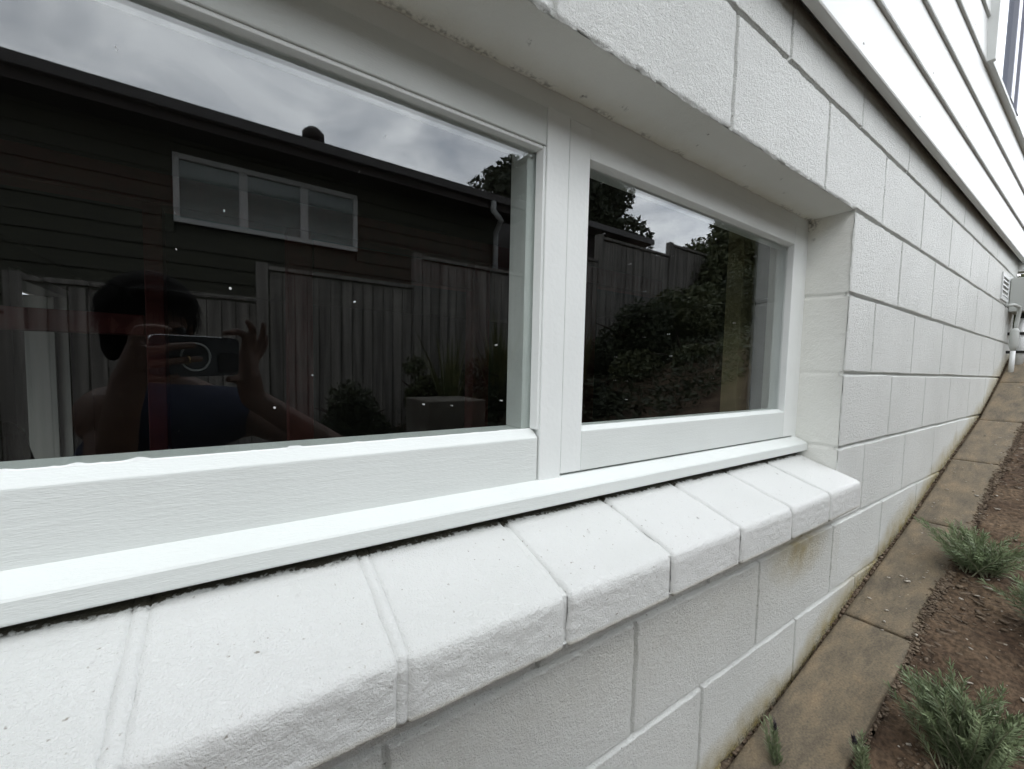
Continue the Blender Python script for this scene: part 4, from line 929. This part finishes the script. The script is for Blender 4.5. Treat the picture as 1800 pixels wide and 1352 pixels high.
segs += finger((0.155, -0.016, -0.014), (0.143, -0.026, 0.002), (0.122, -0.030, 0.005), (0.100, -0.024, 0.005), 0.0073)
segs += finger((0.152, -0.035, -0.030), (0.140, -0.010, -0.034), (0.122, 0.005, -0.028), (0.104, 0.012, -0.022), 0.0095)
# right hand: pinching the lens end from above and below, other fingers lifted
PR = PH(-0.062, -0.030, -0.030)
segs += [(WRR, PR, 0.026, 0.026), (PR, PH(-0.052, 0.020, -0.024), 0.024, 0.014), (PR, PH(-0.072, 0.012, -0.030), 0.022, 0.013)]
segs += finger((-0.050, 0.026, -0.022), (-0.046, 0.058, -0.014), (-0.024, 0.066, -0.010), (0.002, 0.0605, -0.010), 0.0082)
segs += finger((-0.060, 0.022, -0.024), (-0.062, 0.052, -0.014), (-0.056, 0.074, -0.006), (-0.040, 0.088, 0.000), 0.0082)
segs += finger((-0.072, 0.016, -0.026), (-0.082, 0.044, -0.018), (-0.086, 0.064, -0.014), (-0.086, 0.086, -0.012), 0.0078)
segs += finger((-0.080, 0.004, -0.030), (-0.096, 0.026, -0.028), (-0.102, 0.044, -0.026), (-0.104, 0.060, -0.026), 0.007)
segs += finger((-0.045, -0.045, -0.030), (-0.032, -0.038, -0.022), (-0.018, -0.036, -0.012), (-0.004, -0.0355, -0.009), 0.009)
extra = [(HC+fu*0.028-face*0.012, 0.087, (0.88, 1.05, 0.95), rotH), (HC-fu*0.035+face*0.022, 0.062, (0.92, 0.95, 1.1), rotH), (HC-fu*0.085+face*0.048, 0.022, (1.1, 0.9, 0.8), rotH),
         (HC-fu*0.018+face*0.095, 0.012, (0.9, 1.5, 1.4), rotH), (HC-fu*0.030+face*0.104, 0.011, (1.3, 1, 0.8), rotH), (HC-fu*0.058+face*0.084, 0.012, (1.9, 0.7, 0.7), rotH),
         (HC+fr_*0.080-fu*0.01-face*0.005, 0.02, (0.4, 0.8, 1.4), rotH), (HC-fr_*0.080-fu*0.01-face*0.005, 0.02, (0.4, 0.8, 1.4), rotH), (HC+fu*0.012+face*0.078, 0.012, (3.6, 0.7, 0.7), rotH)]
body = remeshed('body', capsule_mesh(segs, extra), 0.0036, M['skin'], person, 5)
tag(body, 'bare arms, hands, neck and face turned to the phone')
ex = lambda r, k: r+k
MS = SHL.lerp(SHR, 0.5)
A1, A2 = SHL.lerp(SHR, 0.16), SHL.lerp(SHR, 0.84)
sg = [(A1, A2, 0.084, 0.084), (A1, CH, 0.080, 0.118), (A2, CH, 0.080, 0.118), (CH, BE, 0.126, 0.118), (BE, PEL, 0.118, 0.132), (A1+Vector((0, 0, 0.045)), A1, 0.035, 0.06), (A2+Vector((0, 0, 0.045)), A2, 0.035, 0.06)]
remeshed('shirt', capsule_mesh(sg), 0.007, M['shirt'], person)
sg = [(PEL, HPL, 0.136, 0.105), (PEL, HPR, 0.136, 0.105), (HPL, KNL, 0.098, 0.068), (HPR, KNR, 0.098, 0.068), (KNL, ANL, 0.066, 0.05), (KNR, ANR, 0.066, 0.05)]
remeshed('trousers', capsule_mesh(sg), 0.008, M['pants'], person)
sg = [(ANL-Vector((0.03, 0.02, 0.03)), ANL+Vector((0.15, 0.115, -0.035)), 0.045, 0.037), (ANR-Vector((0.03, 0.02, 0.03)), ANR+Vector((0.15, 0.115, -0.035)), 0.045, 0.037)]
remeshed('shoes', capsule_mesh(sg), 0.006, M['hair'], person)
hx = [(HC-face*0.075+fu*0.035-fr_*0.03, 0.06, (1.2, 1, 0.8), rotH), (HC+fu*0.06-face*0.03+fr_*0.055, 0.045, (1.1, 1.2, 0.8), rotH), (HC+fu*0.045-face*0.022, 0.098, (0.96, 1.0, 0.92), rotH), (HC-face*0.055-fu*0.01, 0.088, (0.95, 0.75, 1.1), rotH), (HC-face*0.06-fu*0.075+fr_*0.02, 0.055, (1.2, 0.8, 1.1), rotH),
      (HC+fu*0.082+face*0.045, 0.045, (1.5, 0.8, 0.5), rotH), (HC-fr_*0.072-face*0.03-fu*0.045, 0.035, (0.7, 1, 1.8), rotH), (HC+fr_*0.072-face*0.03-fu*0.045, 0.035, (0.7, 1, 1.8), rotH)]
remeshed('hair', capsule_mesh([], hx), 0.005, M['hair'], person)
hv = []; hf = []
for k in range(2600):
    d = Vector(rng.normal(size=3)); d.normalize(); loc_ = Vector((d.dot(fr_), d.dot(face), d.dot(fu)))
    if loc_.y > 0.35 and loc_.z < 0.45: continue
    p = HC+fu*0.03-face*0.03+fr_*loc_.x*0.094+face*loc_.y*0.104+fu*loc_.z*0.100
    dn = (Vector((0, 0, -1))+d*0.25-face*0.25); dn = (dn-d*dn.dot(d)*0.8).normalized(); sd_ = dn.cross(d).normalized()*0.0016; ln = 0.03+0.05*rng.random()
    q1 = p+dn*ln*0.5+d*0.006; q2 = p+dn*ln+d*(0.002+0.010*rng.random())+Vector((0, 0, -0.015)); i0 = len(hv)
    hv += [p-sd_, p+sd_, q1+sd_, q1-sd_, q2+sd_*0.2, q2-sd_*0.2]; hf += [[i0, i0+1, i0+2, i0+3], [i0+3, i0+2, i0+4, i0+5]]
link('hair_strands', fast_mesh('hair_strands', [tuple(v) for v in hv], hf), M['hair'], person)
for sg_ in (-1, 1):
    mb = MB(); pts = HC+fr_*0.031*sg_+fu*0.002+face*0.079
    me = bpy.data.meshes.new('eye'); bm = bmesh.new(); bmesh.ops.create_uvsphere(bm, u_segments=12, v_segments=8, radius=0.011, matrix=Matrix.Translation(pts)); bm.to_mesh(me); bm.free()
    link('eye', me, M['phone'], person, True)
# a thin gold ring on the lower finger
c0 = PH(0.083, 0.006, 0.0058); ax = (PH(0.105, 0.004, 0.006)-PH(0.060, 0.008, 0.005)).normalized(); e1 = ax.cross(FW).normalized(); e2 = ax.cross(e1)
mb = MB(); mb.tube([c0+(e1*math.cos(R_(t))+e2*math.sin(R_(t)))*0.0086 for t in range(0, 361, 15)], 0.0011, 5, False)
tag(mb.build('finger_ring', M['gold']), 'thin gold ring on the finger across the phone', 'ring')
print('objects', len(bpy.data.objects))
